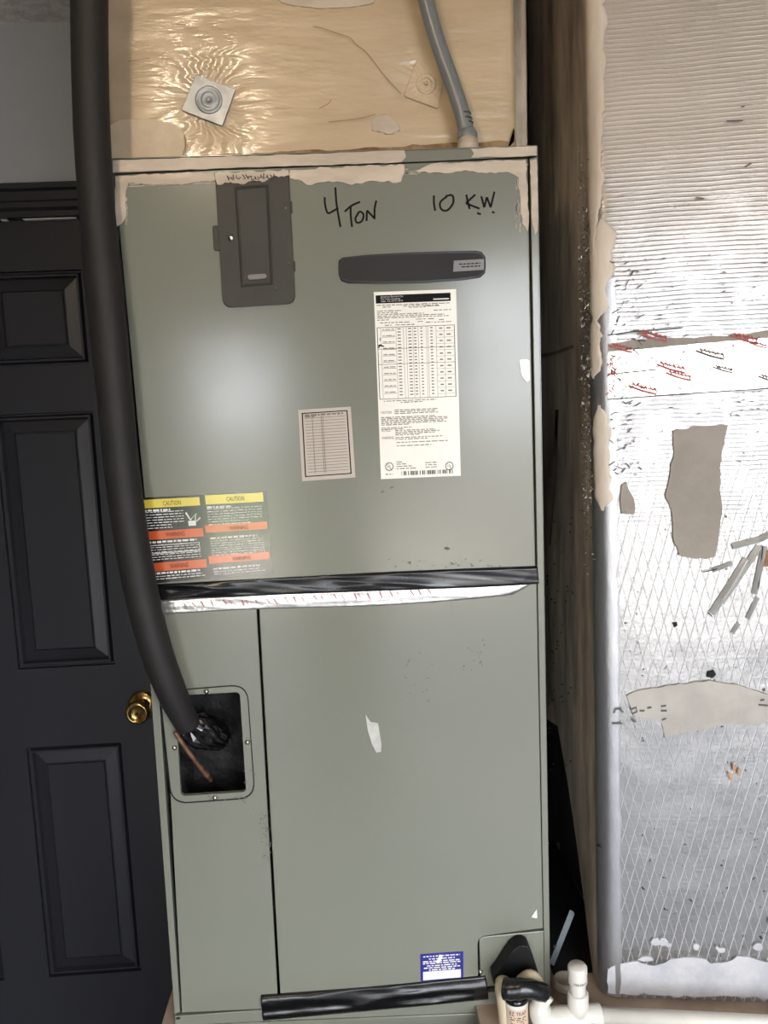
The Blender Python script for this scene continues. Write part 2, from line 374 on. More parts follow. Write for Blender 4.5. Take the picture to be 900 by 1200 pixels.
# stiles and rails proud of the panel field
zlv = [.01, rows[2][0], rows[2][1], rows[1][0], rows[1][1], rows[0][0], rows[0][1], DZ-.003]
bm = bmesh.new()
xsb = [(DX0, colL[0]), (colL[1], colR[0]), (colR[1], DX1)]
for k, (a, c) in enumerate(xsb):
    obj('stile', bx((a, DOORF, .01), (c, DOORF+.006, DZ-.006)), M_door, door)
for k in range(0, 8, 2):
    for a, c in (colL, colR):
        obj('rail', bx((a, DOORF, zlv[k]), (c, DOORF+.006, zlv[k+1])), M_door, door)
bm.free()
for a, c in (colL, colR):
    for z0, z1 in rows:
        bm = bmesh.new()   # raised panel with sloping field
        def ring(i, y): return [bm.verts.new(p) for p in ((a+i, y, z0+i), (c-i, y, z0+i), (c-i, y, z1-i), (a+i, y, z1-i))]
        R = [ring(0, DOORF+.003), ring(.001, DOORF+.010), ring(.005, DOORF+.010), ring(.009, DOORF-.001), ring(.013, DOORF-.001), ring(.017, DOORF+.010), ring(.041, DOORF+.003), ring(.043, DOORF+.006), ring(.045, DOORF+.006), ring(.046, DOORF+.001), ring(.049, DOORF+.001)]
        for q in range(len(R)-1):
            for k in range(4): bm.faces.new((R[q][k], R[q][(k+1) % 4], R[q+1][(k+1) % 4], R[q+1][k]))
        bm.faces.new(R[-1])
        obj('panel', bm, M_door, door)
kp = P(160.5, 836.5, DOORF-.058); kp.y = DOORF
kn = obj('door_knob', lt(kp, (0, -1, 0), [(0, .012), (.004, .012), (.008, .012), (.012, .012), (.03, .011), (.036, .02), (.044, .0265), (.054, .027), (.060, .023), (.0605, .019), (.0585, .018), (.0583, .004)], 28), M_brass, door, True, 'polished brass door knob')
obj('keyhole', lt(kp+Vector((0, -.0586, 0)), (0, -1, 0), [(0, .0035), (.0006, .0035)], 10), M_dark, kn)
obj('rose_plate', lt(kp, (0, -1, 0), [(0, .034), (.004, .034), (.009, .028), (.0125, .0135)], 28), M_brass, door, True)
# head casing
ztr, zbt = P(40, 213, YW-.02).z, DZ-.002
bm = bmesh.new(); prof = [(0, 0), (-.012, 0), (-.012, .012), (-.02, .018), (-.02, .03), (-.014, .036), (-.016, .055), (-.024, .06), (-.024, .068), (-.018, .0745), (0, .0745)]
sc_ = (ztr-zbt)/.0745
def casing(bm, A, Bv, up):
    ra = [bm.verts.new(A+Vector((0, d, 0))+up*h) for d, h in prof]; rb = [bm.verts.new(Bv+Vector((0, d, 0))+up*h) for d, h in prof]
    for i in range(len(prof)-1): bm.faces.new((ra[i], ra[i+1], rb[i+1], rb[i]))
    bm.faces.new(ra); bm.faces.new(rb[::-1])
casing(bm, Vector((DX0-.075, YW, zbt)), Vector((DX1+.075, YW, zbt)), Vector((0, 0, sc_)))
struct('trim_1', bm, M_trim, label='black moulded door head casing')
for i, (x, s) in enumerate(((DX1+.004, 1), (DX0-.004, -1))):
    bm = bmesh.new(); casing(bm, Vector((x, YW, 0)), Vector((x, YW, zbt-.001)), Vector((s, 0, 0))); struct('trim_%d' % (i+2), bm, M_trim, label='black moulded door side casing')
for a, c in ((0, 7), (26, 88)):
    bm = bmesh.new()
    p0, p1 = P(a, 255.5-(a-40)*.03, YW-.004), P(c, 255.5-(c-40)*.03, YW-.004)
    box(bm, (p0.x, YW-.001, zbt-.0035), (p1.x, YW+.013, zbt-.0018))
    obj('chipped_paint', bm, M_white_ink, door, label='chipped white paint line above door')

# platform
ZP = .612
pl = thing('equipment_platform', 'pinkish beige board platform under the grey air handler and foil duct', 'platform', (.7, .2, 0))
bm = bmesh.new()     # one board, notched in front of the cabinet
prism(bm, [Vector(p) for p in ((-.034, -.13, ZP), (-.001, -.13, ZP), (-.001, .014, ZP), (.479, .014, ZP), (.479, -.13, ZP), (1.75, -.13, ZP), (1.75, YW-.002, ZP), (-.034, YW-.002, ZP))], Vector((0, 0, -.02)))
obj('top_board', bm, M_plat, pl)
obj('front_board', bx((-.03, -.12, .0), (1.74, -.10, ZP-.02)), M_plat, pl)
obj('side_board', bx((-.03, -.10, .0), (-.01, YW-.002, ZP-.02)), M_plat, pl)
obj('side_board', bx((1.72, -.10, .0), (1.74, YW-.002, ZP-.02)), M_plat, pl)

# ------------------------------------------------------------------ air handler
AH = thing('air_handler', 'tall grey-green metal air handler cabinet with stickers and black tape between door and foil duct', 'air handler', (.3, .27, ZP))
Lx0, Lx1 = .004, .600
topz = 1.962
def TL(y): return 131 + (y-186)*(205-131)/(1195-186)       # outer left edge px
def TR(y): return 630 + (y-172)*(645.5-630)/(1180-172)     # outer right edge px
# shell: five walls and no front
bm = bmesh.new()
y0, y1 = .012, .535
a0, a1, a2, a3 = P(TL(190), 190, y0), P(TR(172), 172, y0), P(TR(1180), 1180, y0), P(TL(1195), 1195, y0)
a2.z = a3.z = ZP; a0.z = a1.z = topz
th = .0015
front = [a0, a1, a2, a3]
for i in range(4):
    p, q = front[i], front[(i+1) % 4]
    prism(bm, [p, q, q+Vector((0, y1-y0, 0)), p+Vector((0, y1-y0, 0))], Vector((0, 0, -th)) if i in (0,) else (Vector((0, 0, th)) if i == 2 else (Vector((-th, 0, 0)) if i == 1 else Vector((th, 0, 0)))))
prism(bm, [v+Vector((0, y1-y0, 0)) for v in front], Vector((0, th, 0)))
obj('casing', bm, M_paint, AH)
def S(px, py): return (px, py)
obj('top_cap', slab([(131, 187), (380, 180), (629, 171), (629.5, 182.5), (500, 189), (380, 193), (250, 197.5), (132, 203)], 0, .012, .0015), M_paint, AH)
obj('side_flange', slab([(621, 186), (629.5, 183), (TR(1160), 1158), (638.5, 1158)], 0, .012, .001), M_paint, AH)
obj('side_flange', slab([(TL(700), 703), (TL(700)+10, 703), (211, 1186), (TL(1188), 1189)], 0, .012, .001), M_paint, AH)
upper = obj('upper_panel', slab([(133.5, 205), (250, 200), (380, 195.5), (500, 191), (618.5, 185.5), (628, 676), (180, 697)], -.002, .012, .002), M_paint, AH)
# lower left panel with the pipe opening
o4 = [P(x, y, 0) for x, y in ((188, 702), (299.5, 697), (326, 1181), (213.5, 1186.5))]
i4 = [P(x, y, 0) for x, y in ((203.5, 814), (282.5, 810), (290, 929), (210.5, 934))]
bm = bmesh.new()
vo_, vi_ = [bm.verts.new(p) for p in o4], [bm.verts.new(p) for p in i4]
vob, vib = [bm.verts.new(p+BACK*.01) for p in o4], [bm.verts.new(p+BACK*.01) for p in i4]
for k in range(4):
    l = (k+1) % 4
    bm.faces.new((vo_[k], vo_[l], vi_[l], vi_[k])); bm.faces.new((vo_[k], vob[k], vob[l], vo_[l])); bm.faces.new((vi_[k], vi_[l], vib[l], vib[k])); bm.faces.new((vob[k], vib[k], vib[l], vob[l]))
obj('lower_left_panel', bm, M_paint, AH)
obj('lower_right_panel', slab([(302.5, 697), (629, 680), (636.5, 1088), (565, 1096), (560, 1100), (558.5, 1106), (561, 1158), (329, 1178)], 0, .01, .0015), M_paint, AH)
obj('base_lip', slab([(209, 1203), (330, 1197), (576, 1187), (576, 1190.5), (330, 1201), (209, 1207)], -.004, .003, .001), M_paint, AH)
dpl = obj('drain_plate', slab([(561.5, 1101), (566, 1098), (637, 1091), (638, 1150), (563.5, 1157)], -.001, .01, .001), M_paint, AH)
def onp(px, py, Y):
    p = P(px, py, Y); p.z = ZP+.0005 if px > 578 else ZP-.04; return p
obj('base_rail', pr([P(x, y, -.001) for x, y in ((205, 1191), (330, 1182), (638, 1158), (646, 1159))] + [onp(646, 1185, -.001), onp(582, 1190, -.001), onp(577, 1190, -.001), onp(206, 1230, -.001)], BACK*.012, .001), M_paint, AH)
obj('slot', slab([(206.5, 1192.5), (211, 1192), (211, 1194.5), (206.5, 1195)], -.0016, .001), M_dark, AH)
def screw(px, py, Y, r, par, m_=None):
    return obj('screw', lt(P(px, py, Y), (0, -1, 0), [(0, r*1.2), (.0008, r*1.2), (.001, r), (.0025, r*.9), (.0035, r*.5)], 12), m_ or M_screw, par, True)
for q in ((606, 1100.5), (563, 1138.5)): screw(*q, -.001, .0032, dpl)
# pipe opening frame plate
outer = rounded([P(x, y, -.0025) for x, y in ((188, 811), (289, 803), (298, 934), (202, 941))], .026, 7)
inner = rounded([P(x, y, -.0025) for x, y in ((205, 815), (281, 811), (288.5, 928), (212, 933))], .007, 7)
bm = bmesh.new()
A_, B_ = [bm.verts.new(p) for p in outer], [bm.verts.new(p) for p in inner]
A2, B2 = [bm.verts.new(p+BACK*.003) for p in outer], [bm.verts.new(p+BACK*.008) for p in inner]
nn = len(A_)
for k in range(nn):
    l = (k+1) % nn
    bm.faces.new((A_[k], A_[l], B_[l], B_[k])); bm.faces.new((A_[k], A2[k], A2[l], A_[l])); bm.faces.new((B_[k], B_[l], B2[l], B2[k]))
plate = obj('pipe_plate', bm, M_paint, AH, label='rounded metal plate framing the pipe opening')
# thin dark gasket showing round the plate
gask = rounded([P(x, y, -.0008) for x, y in ((186.5, 809.5), (290, 801.5), (299.5, 935.5), (201, 942.8))], .027, 7)
ginn = [g*1.0 for g in outer]
bm = bmesh.new(); gA = [bm.verts.new(p) for p in gask]; gB = [bm.verts.new(p+BACK*.0017) for p in outer]
for k in range(nn): bm.faces.new((gA[k], gA[(k+1) % nn], gB[(k+1) % nn], gB[k]))
obj('gasket', bm, M_dark, plate)
for q in ((242, 810), (204.5, 876), (290, 869.5), (252, 934.5)): screw(*q, -.0025, .0034, plate)
# stuffing behind the opening
bm = bmesh.new(); G = []
for j in range(15):
    row = []
    for i in range(13):
        p = P(196+100*i/12, 804+138*j/14, .075); p.y += .02*noise.noise(p*28) + .012*noise.noise(p*70); row.append(bm.verts.new(p))
    G.append(row)
for j in range(14):
    for i in range(12): bm.faces.new((G[j][i], G[j][i+1], G[j+1][i+1], G[j+1][i]))
obj('insulation_stuffing', bm, M_black_in, AH, True, label='lumpy black insulation stuffed inside the pipe opening')

# breaker cover
cov_pts = [P(x, y, -.006) for x, y in ((252, 208), (338.5, 204), (346.5, 355.5), (261, 360.5))]
cov = obj('breaker_cover', pr(rounded(cov_pts, .014, 5, (2, 3)), BACK*.006, .0015), M_cover, AH, label='charcoal plastic breaker cover with recessed window')
obj('tab', pr(rounded([P(x, y, -.004) for x, y in ((248.5, 264), (257, 264), (258, 294), (250.5, 294))], .004, 3, (0, 3)), BACK*.004, .0008), M_cover, cov)
for q in (((339, 236), (342.5, 236), (343, 250), (340, 250)), ((342.5, 306), (346, 306), (346.5, 318), (343, 318))):
    obj('hinge', slab(q, -.004, .004), M_cover, cov)
def rim(pxs, Y, wid, dep, name, m_, par):
    bm = bmesh.new(); c = sum((Vector(p) for p in pxs), Vector((0, 0)))/len(pxs)
    def ins(p, d): v = Vector(p)-c; return c + Vector((v.x-math.copysign(d, v.x), v.y-math.copysign(d, v.y)))
    rs = [[bm.verts.new(P(*ins(p, d), Y+e_)) for p in pxs] for d, e_ in ((0, .0), (wid*.4, dep), (wid, .0003))]
    for q in range(2):
        for k in range(4): bm.faces.new((rs[q][k], rs[q][(k+1) % 4], rs[q+1][(k+1) % 4], rs[q+1][k]))
    bm.faces.new(rs[-1]); return obj(name, bm, m_, par)
win = rim(((274.5, 219), (315, 216), (320.5, 333.5), (282.5, 336.5)), -.0066, 4, -.0014, 'breaker_window', M_cover, cov)
obj('finger_notch', pr(rounded([P(x, y, -.0095) for x, y in ((290, 322), (312, 320.5), (312.5, 326), (291, 328))], .003, 4), BACK*.004, .0008), M_badge_plate, win)
screw(271, 279, -.006, .0042, cov)
for q in ((334.5, 244), (338, 308.5), (323.5, 338.5)): screw(*q, -.006, .0014, cov)

# badge
bpts = [(396.5, 312), (397, 305), (401, 301.5), (430, 298.5), (480, 295.7), (520, 294.3), (558, 293.5), (565, 295), (569, 301), (569.5, 312), (568.5, 320), (563, 325), (540, 328), (500, 331), (450, 332), (408, 331.8), (400, 329), (397, 322)]
bdg = obj('name_badge', pr([P(x, y, -.0055) for x, y in bpts], BACK*.0045, .0015), M_badge_rim, AH, label='long dark oval badge with rounded ends')
cb = Vector((483, 312.7))
obj('badge_face', pr([P(*(cb+Vector(((x-cb.x)*.977, (y-cb.y)*.86))), -.0062) for x, y in bpts], BACK*.002), M_badge, bdg)
bp_ = obj('badge_plate', pr([P(x, y, -.007) for x, y in ((532, 305.5), (567, 303.5), (567, 316), (531, 318.5))], BACK*.002), M_badge_plate, bdg)
bm = bmesh.new()
for a, c, yy in ((538, 563, 309.0), (541, 563, 312.3)):
    x = a; random.seed(int(a))
    while x < c: w_ = random.uniform(3, 6); ribbon(bm, [(x, yy+(550-x)*.05), (min(c, x+w_), yy+(550-x-w_)*.05)], 1.3, lambda u, v: P(u, v, -.0073)); x += w_+1
obj('badge_print', bm, M_ink, bp_, kind='stuff')

# ------------------------------------------------------------------ print on labels
class Lab:
    def __init__(s, quad, Y, t=.0008): s.q = [Vector(q) for q in quad]; s.Y = Y; s.t = t
    def px(s, u, v):
        a = s.q[0].lerp(s.q[1], u); b_ = s.q[3].lerp(s.q[2], u); return a.lerp(b_, v)
    def pt(s, u, v, k=1): p = s.px(u, v); return P(p.x, p.y, s.Y - .0002*k)
    def size(s): return (s.q[1]-s.q[0]).length, (s.q[3]-s.q[0]).length
    def base(s, name, m_, par, label=None):
        return obj(name, pr([P(q.x, q.y, s.Y) for q in s.q], BACK*s.t), m_, par, label=label)
    def rect(s, bm, u0, v0, u1, v1, k=1):
        bm.faces.new([bm.verts.new(s.pt(u, v, k)) for u, v in ((u0, v0), (u1, v0), (u1, v1), (u0, v1))])
    def frame(s, bm, u0, v0, u1, v1, wu, wv_, k=1):
        s.rect(bm, u0, v0, u1, v0+wv_, k); s.rect(bm, u0, v1-wv_, u1, v1, k); s.rect(bm, u0, v0+wv_, u0+wu, v1-wv_, k); s.rect(bm, u1-wu, v0+wv_, u1, v1-wv_, k)
    def greek(s, bm, u0, v, u1, h, seed, k=1):
        "a line of print too small to read: short dashes, one per word"
        rn = random.Random(seed); u = u0; W_, H_ = s.size()
        while u < u1-.005:
            w_ = rn.uniform(2.0, 7.5)/W_
            s.rect(bm, u, v-h/2*rn.uniform(.7, 1), min(u+w_, u1), v+h/2*rn.uniform(.7, 1), k); u += w_ + 1.3/W_
    def text(s, bm, txt, u0, v1, hgt, width=None, k=1):
        "readable text: baseline left at (u0,v1), cap height hgt (fraction of label height)"
        cu = bpy.data.curves.new('t', 'FONT'); cu.body = txt; cu.size = 1; cu.resolution_u = 2
        to = bpy.data.objects.new('t', cu); C.objects.link(to); dg = bpy.context.evaluated_depsgraph_get()
        me = bpy.data.meshes.new_from_object(to.evaluated_get(dg)); bpy.data.objects.remove(to); bpy.data.curves.remove(cu)
        xs_ = [v.co.x for v in me.vertices]; x0, x1 = min(xs_), max(xs_); W_, H_ = s.size()
        sy = hgt/.7; sx_ = (width/(x1-x0)) if width else hgt*H_/.7/W_
        vv = [bm.verts.new(s.pt(u0+(v.co.x-x0)*sx_, v1-v.co.y*sy, k)) for v in me.vertices]
        for p in me.polygons:
            try: bm.faces.new([vv[i] for i in p.vertices])
            except ValueError: pass
        bpy.data.meshes.remove(me)

YU = -.0028
# rating label
L = Lab(((438, 342.3), (534.5, 338.8), (540, 557.5), (446.5, 561.5)), YU)
lb = L.base('rating_label', M_white_label, AH, 'tall white rating label with black header and tables')
bm = bmesh.new(); L.rect(bm, .02, .018, .93, .062); 
L.frame(bm, .02, .19, .97, .575, .008, .0025)
for v in (.305, .3875):
    L.rect(bm, .02, v, .97, v+.002)
L.rect(bm, .05, .245, .058, .262); 
ribbon(bm, [L.px(.03, .285), L.px(.10, .292)], 1.6, lambda x, y: P(x, y, YU-.0004)); ribbon(bm, [L.px(.035, .300), L.px(.045, .284), L.px(.075, .284)], 1.6, lambda x, y: P(x, y, YU-.0004))
for k, (u, v) in enumerate(((.11, .935), (.86, .945))):
    R_ = .052; W_, H_ = L.size()
    for q in range(24):
        a, c = 2*math.pi*q/24, 2*math.pi*(q+1)/24
        bm.faces.new([bm.verts.new(L.pt(u+R_*f*math.cos(g), v+R_*f*math.sin(g)*W_/H_)) for f, g in ((1, a), (1, c), (.83, c), (.83, a))])
    L.text(bm, 'U', u-.028, v+.004, .020, .026); L.text(bm, 'L', u+.006, v+.014, .020, .022)
L.text(bm, 'CAUTION', .03, .652, .014, .13); L.text(bm, 'NOTICE', .03, .748, .014, .11); L.text(bm, 'WARNING', .03, .788, .014, .15)
rn = random.Random(3); u = .26
while u < .90:
    w_ = rn.choice((.006, .01, .015)); L.rect(bm, u, .963, u+w_, .985); u += w_ + rn.choice((.007, .01, .022))
obj('black_print', bm, M_ink, lb, kind='stuff')
bm = bmesh.new()
for i, (tx, v) in enumerate((('American Standard Inc.', .031), ('The Trane Company', .043), ('Tyler, TX 75711-9010', .055))): L.text(bm, tx, .08, v, .0085, (.28, .24, .27)[i], 2)
L.rect(bm, .72, .046, .91, .053, 2)
obj('white_print', bm, M_white_ink, lb, kind='stuff')
bm = bmesh.new(); sd = 10
for v, u0, u1 in ((.072, .03, .93), (.082, .1, .2), (.08, .35, .8), (.088, .42, .62), (.085, .6, .8), (.103, .03, .33), (.113, .03, .28), (.108, .72, .93), (.122, .03, .6), (.131, .03, .85), (.14, .03, .9), (.151, .03, .17),
                  (.153, .5, .62), (.153, .65, .72), (.16, .78, .85), (.166, .06, .42), (.166, .52, .6), (.171, .62, .7), (.172, .72, .94), (.18, .12, .2), (.18, .25, .48)):
    L.greek(bm, u0, v, u1, .005, sd); sd += 1
for i in range(8):      # table rows
    v = .205 + i*.0232 if i < 4 else .315 + (i-4)*.065
for i in range(22):
    v = .198 + i*.0168
    for u0, u1 in ((.27, .31), (.40, .44), (.47, .50), (.55, .575), (.67, .70)):
        L.rect(bm, u0, v, u1, v+.006)
for i in range(11):
    v = .202 + i*.0335
    L.rect(bm, .08, v+.006, .24, v+.0085); L.greek(bm, .09, v, .23, .005, sd+i)
    L.rect(bm, .74, v+.018, .95, v+.0195); L.rect(bm, .78, v, .82, v+.007); L.rect(bm, .87, v, .92, v+.007)
for u in (.065, .25, .34, .375, .455, .52, .62, .64, .74, .84): L.rect(bm, u, .192, u+.004, .573)
for v, u0, u1 in ((.585, .07, .72), (.594, .28, .55), (.635, .2, .74), (.644, .2, .7), (.653, .2, .74), (.672, .03, .7), (.68, .03, .85), (.688, .03, .86), (.696, .03, .82), (.704, .03, .84), (.712, .03, .38), (.728, .03, .4), (.736, .03, .3),
                  (.744, .2, .7), (.752, .2, .75), (.76, .2, .7), (.768, .2, .5), (.782, .2, .78), (.791, .2, .6), (.808, .21, .85), (.826, .21, .64), (.912, .2, .27), (.924, .2, .32), (.936, .2, .4), (.948, .2, .46), (.922, .56, .72), (.934, .56, .7), (.946, .56, .71), (.976, .06, .15)):
    L.greek(bm, u0, v, u1, .0052, sd); sd += 1
obj('grey_print', bm, M_ink_g, lb, kind='stuff')

# service chart
L = Lab(((349.5, 480.5), (411, 476.5), (416.5, 559.5), (354, 564)), YU)
lb = L.base('chart_label', M_chart, AH, 'small pale chart sticker with ruled lines')
bm = bmesh.new(); L.frame(bm, .06, .045, .935, .945, .022, .014); obj('border', bm, M_ink, lb)
bm = bmesh.new()
for i in range(19): L.rect(bm, .12, .12+i*.042, .88, .12+i*.042+.008)
L.greek(bm, .12, .085, .85, .03, 5); L.greek(bm, .12, .105, .3, .02, 6)
for u in (.25, .42, .45): L.rect(bm, u, .1, u+.012, .9)
obj('ruled_lines', bm, M_ink_g, lb, kind='stuff')

# caution label
L = Lab(((163, 583.5), (312.5, 576), (319.5, 671.5), (177.5, 684)), YU)
lb = L.base('caution_label', M_capt, AH, 'black glossy caution sticker with yellow and orange bands')
def band(nm, m_, *a): bm = bmesh.new(); L.rect(bm, *a); obj(nm, bm, m_, lb)
band('yellow_band', M_yellow, .02, .025, .47, .125); band('yellow_band', M_yellow, .515, .01, .97, .12)
for v in (.395, .765): band('orange_band', M_orange, .02, v, .47, v+.10); band('orange_band', M_orange, .49, v-.03, .985, v+.06)
bm = bmesh.new(); L.text(bm, 'CAUTION', .18, .105, .055, .14, 2); L.text(bm, 'WARNING', .17, .47, .05, .15, 2); L.text(bm, 'WARNING', .17, .84, .05, .15, 2)
L.text(bm, 'CAUTION', .68, .095, .055, .14, 2); L.text(bm, 'WARNING', .68, .44, .045, .15, 2); L.text(bm, 'WARNING', .68, .81, .045, .15, 2)
obj('band_lettering', bm, M_ink, lb, kind='stuff')
bm = bmesh.new(); sd = 50
for u0, u1 in ((.03, .33), (.52, .95)):
    for k in range(7):
        L.greek(bm, u0, .175+k*.031, u1-(.1 if k > 4 else 0), .010, sd); sd += 1
    L.greek(bm, u0, .155, u0+.2, .026, sd)
    for k in range(7): L.greek(bm, u0, .56+k*.028, u1+.1 if u0 < .5 else u1, .009, sd+k)
    L.greek(bm, u0, .525, u0+.38, .026, sd+9); L.greek(bm, u0, .89, u0+.38, .026, sd+10); L.greek(bm, u0, .925, u0+.4, .010, sd+11); L.greek(bm, u0, .955, u0+.42, .010, sd+12); sd += 20
L.frame(bm, .03, .56, .43, .66, .004, .008)
# pictogram: hand and cover
ribbon(bm, [L.px(.35, .2), L.px(.38, .29), L.px(.43, .22), L.px(.41, .33), L.px(.46, .27)], 2.0, lambda x, y: P(x, y, YU-.0004))
L.rect(bm, .36, .30, .42, .36)
obj('fine_print', bm, M_white_ink, lb, kind='stuff')

# blue label
L = Lab(((492.5, 1118.5), (543, 1115), (543, 1146), (493, 1150)), -.0008)
lb = L.base('blue_label', M_blue, AH, 'small blue and white sticker above the lower tape')
bm = bmesh.new(); L.rect(bm, .06, .66, .94, .97)
for i, (a, c, v) in enumerate(((.07, .92, .1), (.2, .8, .2), (.06, .93, .29), (.06, .93, .36), (.15, .85, .45), (.08, .92, .53), (.2, .8, .61))): L.greek(bm, a, v, c, .05, 200+i)
obj('white_print', bm, M_white_ink, lb, kind='stuff')
bm = bmesh.new(); prism(bm, [L.pt(u, v, 3) for u, v in ((.44, .06), (.52, .08), (.5, .22), (.42, .38), (.36, .34), (.42, .2))], BACK*.0004); obj('scuff', bm, M_white_label, lb)
# peeled scraps
obj('label_scrap', pr([P(x, y, -.0008) for x, y in ((428.5, 838), (434, 846), (443, 847.5), (447, 872), (446.5, 881), (441, 882), (436, 872), (431, 856))], BACK*.0008), mat('pale_scrap', (196, 194, 186), .4, var=.2, vscale=60), AH)
obj('label_scrap', pr([P(x, y, -.0008) for x, y in ((629, 1066), (629.5, 1076), (623, 1075))], BACK*.0008), M_white_label, AH)
obj('label_scrap', pr(rounded([P(x, y, -.0035) for x, y in ((608.5, 421), (620.5, 421), (621, 446), (617, 448), (611, 440))], .004, 3), BACK*.002), M_white_label, AH)

# handwriting
wf = lambda x, y: P(x, y, -.0024)
def pen(pts, wd=2.3, sm=True): ribbon(bm, [tuple(v) for v in (spline(pts, 5) if sm and len(pts) > 2 else [Vector(p) for p in pts])], wd, wf)
GL = [
 ('4', [((380.5, 231), (381, 240), (384, 249.5), (390, 247.5), (396.5, 243.5)), ((393, 219.5), (394.5, 240), (399, 266))]),
 ('T', [((404, 248), (412, 241), (422, 236.5)), ((411, 241), (411, 252), (412.5, 266))]),
 ('O', [((420, 249.5), (416.5, 256), (418.5, 261), (424, 259), (426, 252), (422.5, 248), (419, 250))]),
 ('N', [((429.5, 259), (430, 247)), ((430, 246.5), (438.5, 255.5)), ((439, 257), (439, 245), (441, 235))]),
 ('1', [((508.5, 229), (508.5, 238), (510, 247))]),
 ('0', [((524, 230), (516, 237), (517, 245), (524, 246.5), (531, 238), (530, 229), (522, 230))]),
 ('K', [((546.5, 228), (548, 236), (550.5, 245)), ((557, 228), (546, 238)), ((546, 238), (553, 241), (562, 244.5))]),
 ('W', [((564, 230), (567.5, 243)), ((567.5, 243), (570.5, 231)), ((570.5, 231), (575, 243)), ((575, 243), (579.5, 224.5))]),
 ('mark', [((559, 249.5), (563.5, 251.2))]), ('mark', [((576.5, 248), (579.5, 249.5))])]
for ch, strokes in GL:
    bm = bmesh.new()
    for q in strokes: pen(q, 2.4)
    obj('handwritten_mark', bm, M_ink, AH, label=('black marker %s written on the upper panel' % ch) if ch != 'mark' else 'short black marker dash under the writing')

# tapes
def tape(name, top, bot, Y, m_, par, amp, seed, nx=110, ny=9, label=None, fx=9, fz=60):
    bm = bmesh.new(); G = []
    tp, bt = spline([Vector(p) for p in top], 12), spline([Vector(p) for p in bot], 12)
    def at(c, t):
        f = t*(len(c)-1); i = min(int(f), len(c)-2); return c[i].lerp(c[i+1], f-i)
    for j in range(ny+1):
        row = []
        for i in range(nx+1):
            q = at(tp, i/nx).lerp(at(bt, i/nx), j/ny); p = P(q.x, q.y, Y)
            e_ = abs(noise.noise(Vector((p.x*fx+seed, p.z*fz, seed))))
            e2 = abs(noise.noise(Vector((p.x*fx*4+p.z*90, p.z*fz*.5, seed+3))))
            p.y -= amp*(max(0, .35-e_)*2.2 + .35*e2) * (1 if 0 < j < ny else .15); row.append(bm.verts.new(p))
        G.append(row)
    for j in range(ny):
        for i in range(nx): bm.faces.new((G[j][i], G[j][i+1], G[j+1][i+1], G[j+1][i]))
    edge = G[0] + [G[j][nx] for j in range(1, ny+1)] + G[ny][-2::-1] + [G[j][0] for j in range(ny-1, 0, -1)]
    bk = [bm.verts.new(Vector((v.co.x, Y+.003, v.co.z))) for v in edge]
    for k in range(len(edge)): bm.faces.new((edge[k], bk[k], bk[(k+1) % len(edge)], edge[(k+1) % len(edge)]))
    return obj(name, bm, m_, par, True, label)
ft = tape('foil_tape', ((180, 704), (300, 697), (460, 690), (629, 677)), ((183, 720.5), (300, 714), (460, 709), (585, 699), (606, 694), (624, 683)), -.0012, M_foilt, AH, .0015, 5, label='bright foil tape strip under the black tape')
bm = bmesh.new(); rn = random.Random(12)
for i in range(26):
    x = 225 + i*11 + rn.uniform(-4, 4); yy = 709 - (x-225)*.052
    ribbon(bm, [(x, yy+rn.uniform(-4, -2)), (x+rn.uniform(2, 5), yy+rn.uniform(1, 4))], rn.uniform(1, 2.2), lambda a, c: P(a, c, -.0036))
obj('tape_print', bm, M_pink, ft, kind='stuff')
tape('black_tape', ((176, 685), (300, 678.5), (460, 670), (629, 663)), ((178, 703.5), (300, 698), (460, 692), (580, 687.5), (631, 684)), -.0030, M_tape, AH, .007, 2, 160, 12, 'wrinkled black tape across the middle seam', 3.5, 38)
tape('black_tape', ((306, 1167), (440, 1157), (569, 1144)), ((308.5, 1196), (440, 1184), (572.5, 1171)), -.0030, M_tape, AH, .006, 9, 110, 10, 'glossy black tape strip along the bottom edge', 5, 45)
# mastic smears
def smear(pxs, Y, t_, m_, par, seed, step=5, amp=1.4, name='mastic_smear'):
    q = jag(pxs, step, amp, seed); return obj(name, pr([P(x, y, Y-t_) for x, y in q], BACK*(t_+.0005), .0005), m_, par)
smear(((132, 188), (250, 184), (380, 180), (474, 176), (476, 184), (470, 190), (380, 193.5), (250, 197.5), (132, 202)), -.0002, .0008, M_mastic_w, AH, 1, 9, .6)
smear(((552, 174), (629, 171), (629, 182), (590, 184), (552, 184.5), (556, 180)), -.0002, .001, M_mastic_w, AH, 2, 7, .8)
smear(((135, 207), (200, 203), (250, 201.5), (252, 211), (230, 213), (222, 215), (180, 217), (150, 214), (147, 228), (146, 240), (148, 252), (142, 262), (136, 266), (135, 240)), -.0022, .0012, M_mastic_w, AH, 3)
smear(((252, 203), (338, 199), (339, 205), (320, 207), (310, 213), (295, 212), (285, 216), (270, 213), (254, 216)), -.0062, .0012, M_mastic_w, AH, 4, 3, 1.6)
smear(((340, 199), (380, 196.5), (474, 193), (474, 201), (470, 213), (440, 212), (412, 217), (395, 212), (360, 217), (352, 210), (340, 209)), -.0022, .0012, M_mastic_w, AH, 5, 5, 1.8)
smear(((486, 200), (505, 192), (560, 190), (616, 187), (620, 260), (618, 272), (612, 262), (610, 240), (608, 208), (595, 201), (570, 203), (545, 199), (520, 203)), -.0022, .0012, M_mastic_w, AH, 6, 5, 1.4)
smear(((621.5, 188), (629, 186), (630.3, 270), (627, 276), (624, 262), (623, 240)), -.0002, .001, M_mastic_w, AH, 7, 6, .8)
bm = bmesh.new(); rn = random.Random(8)
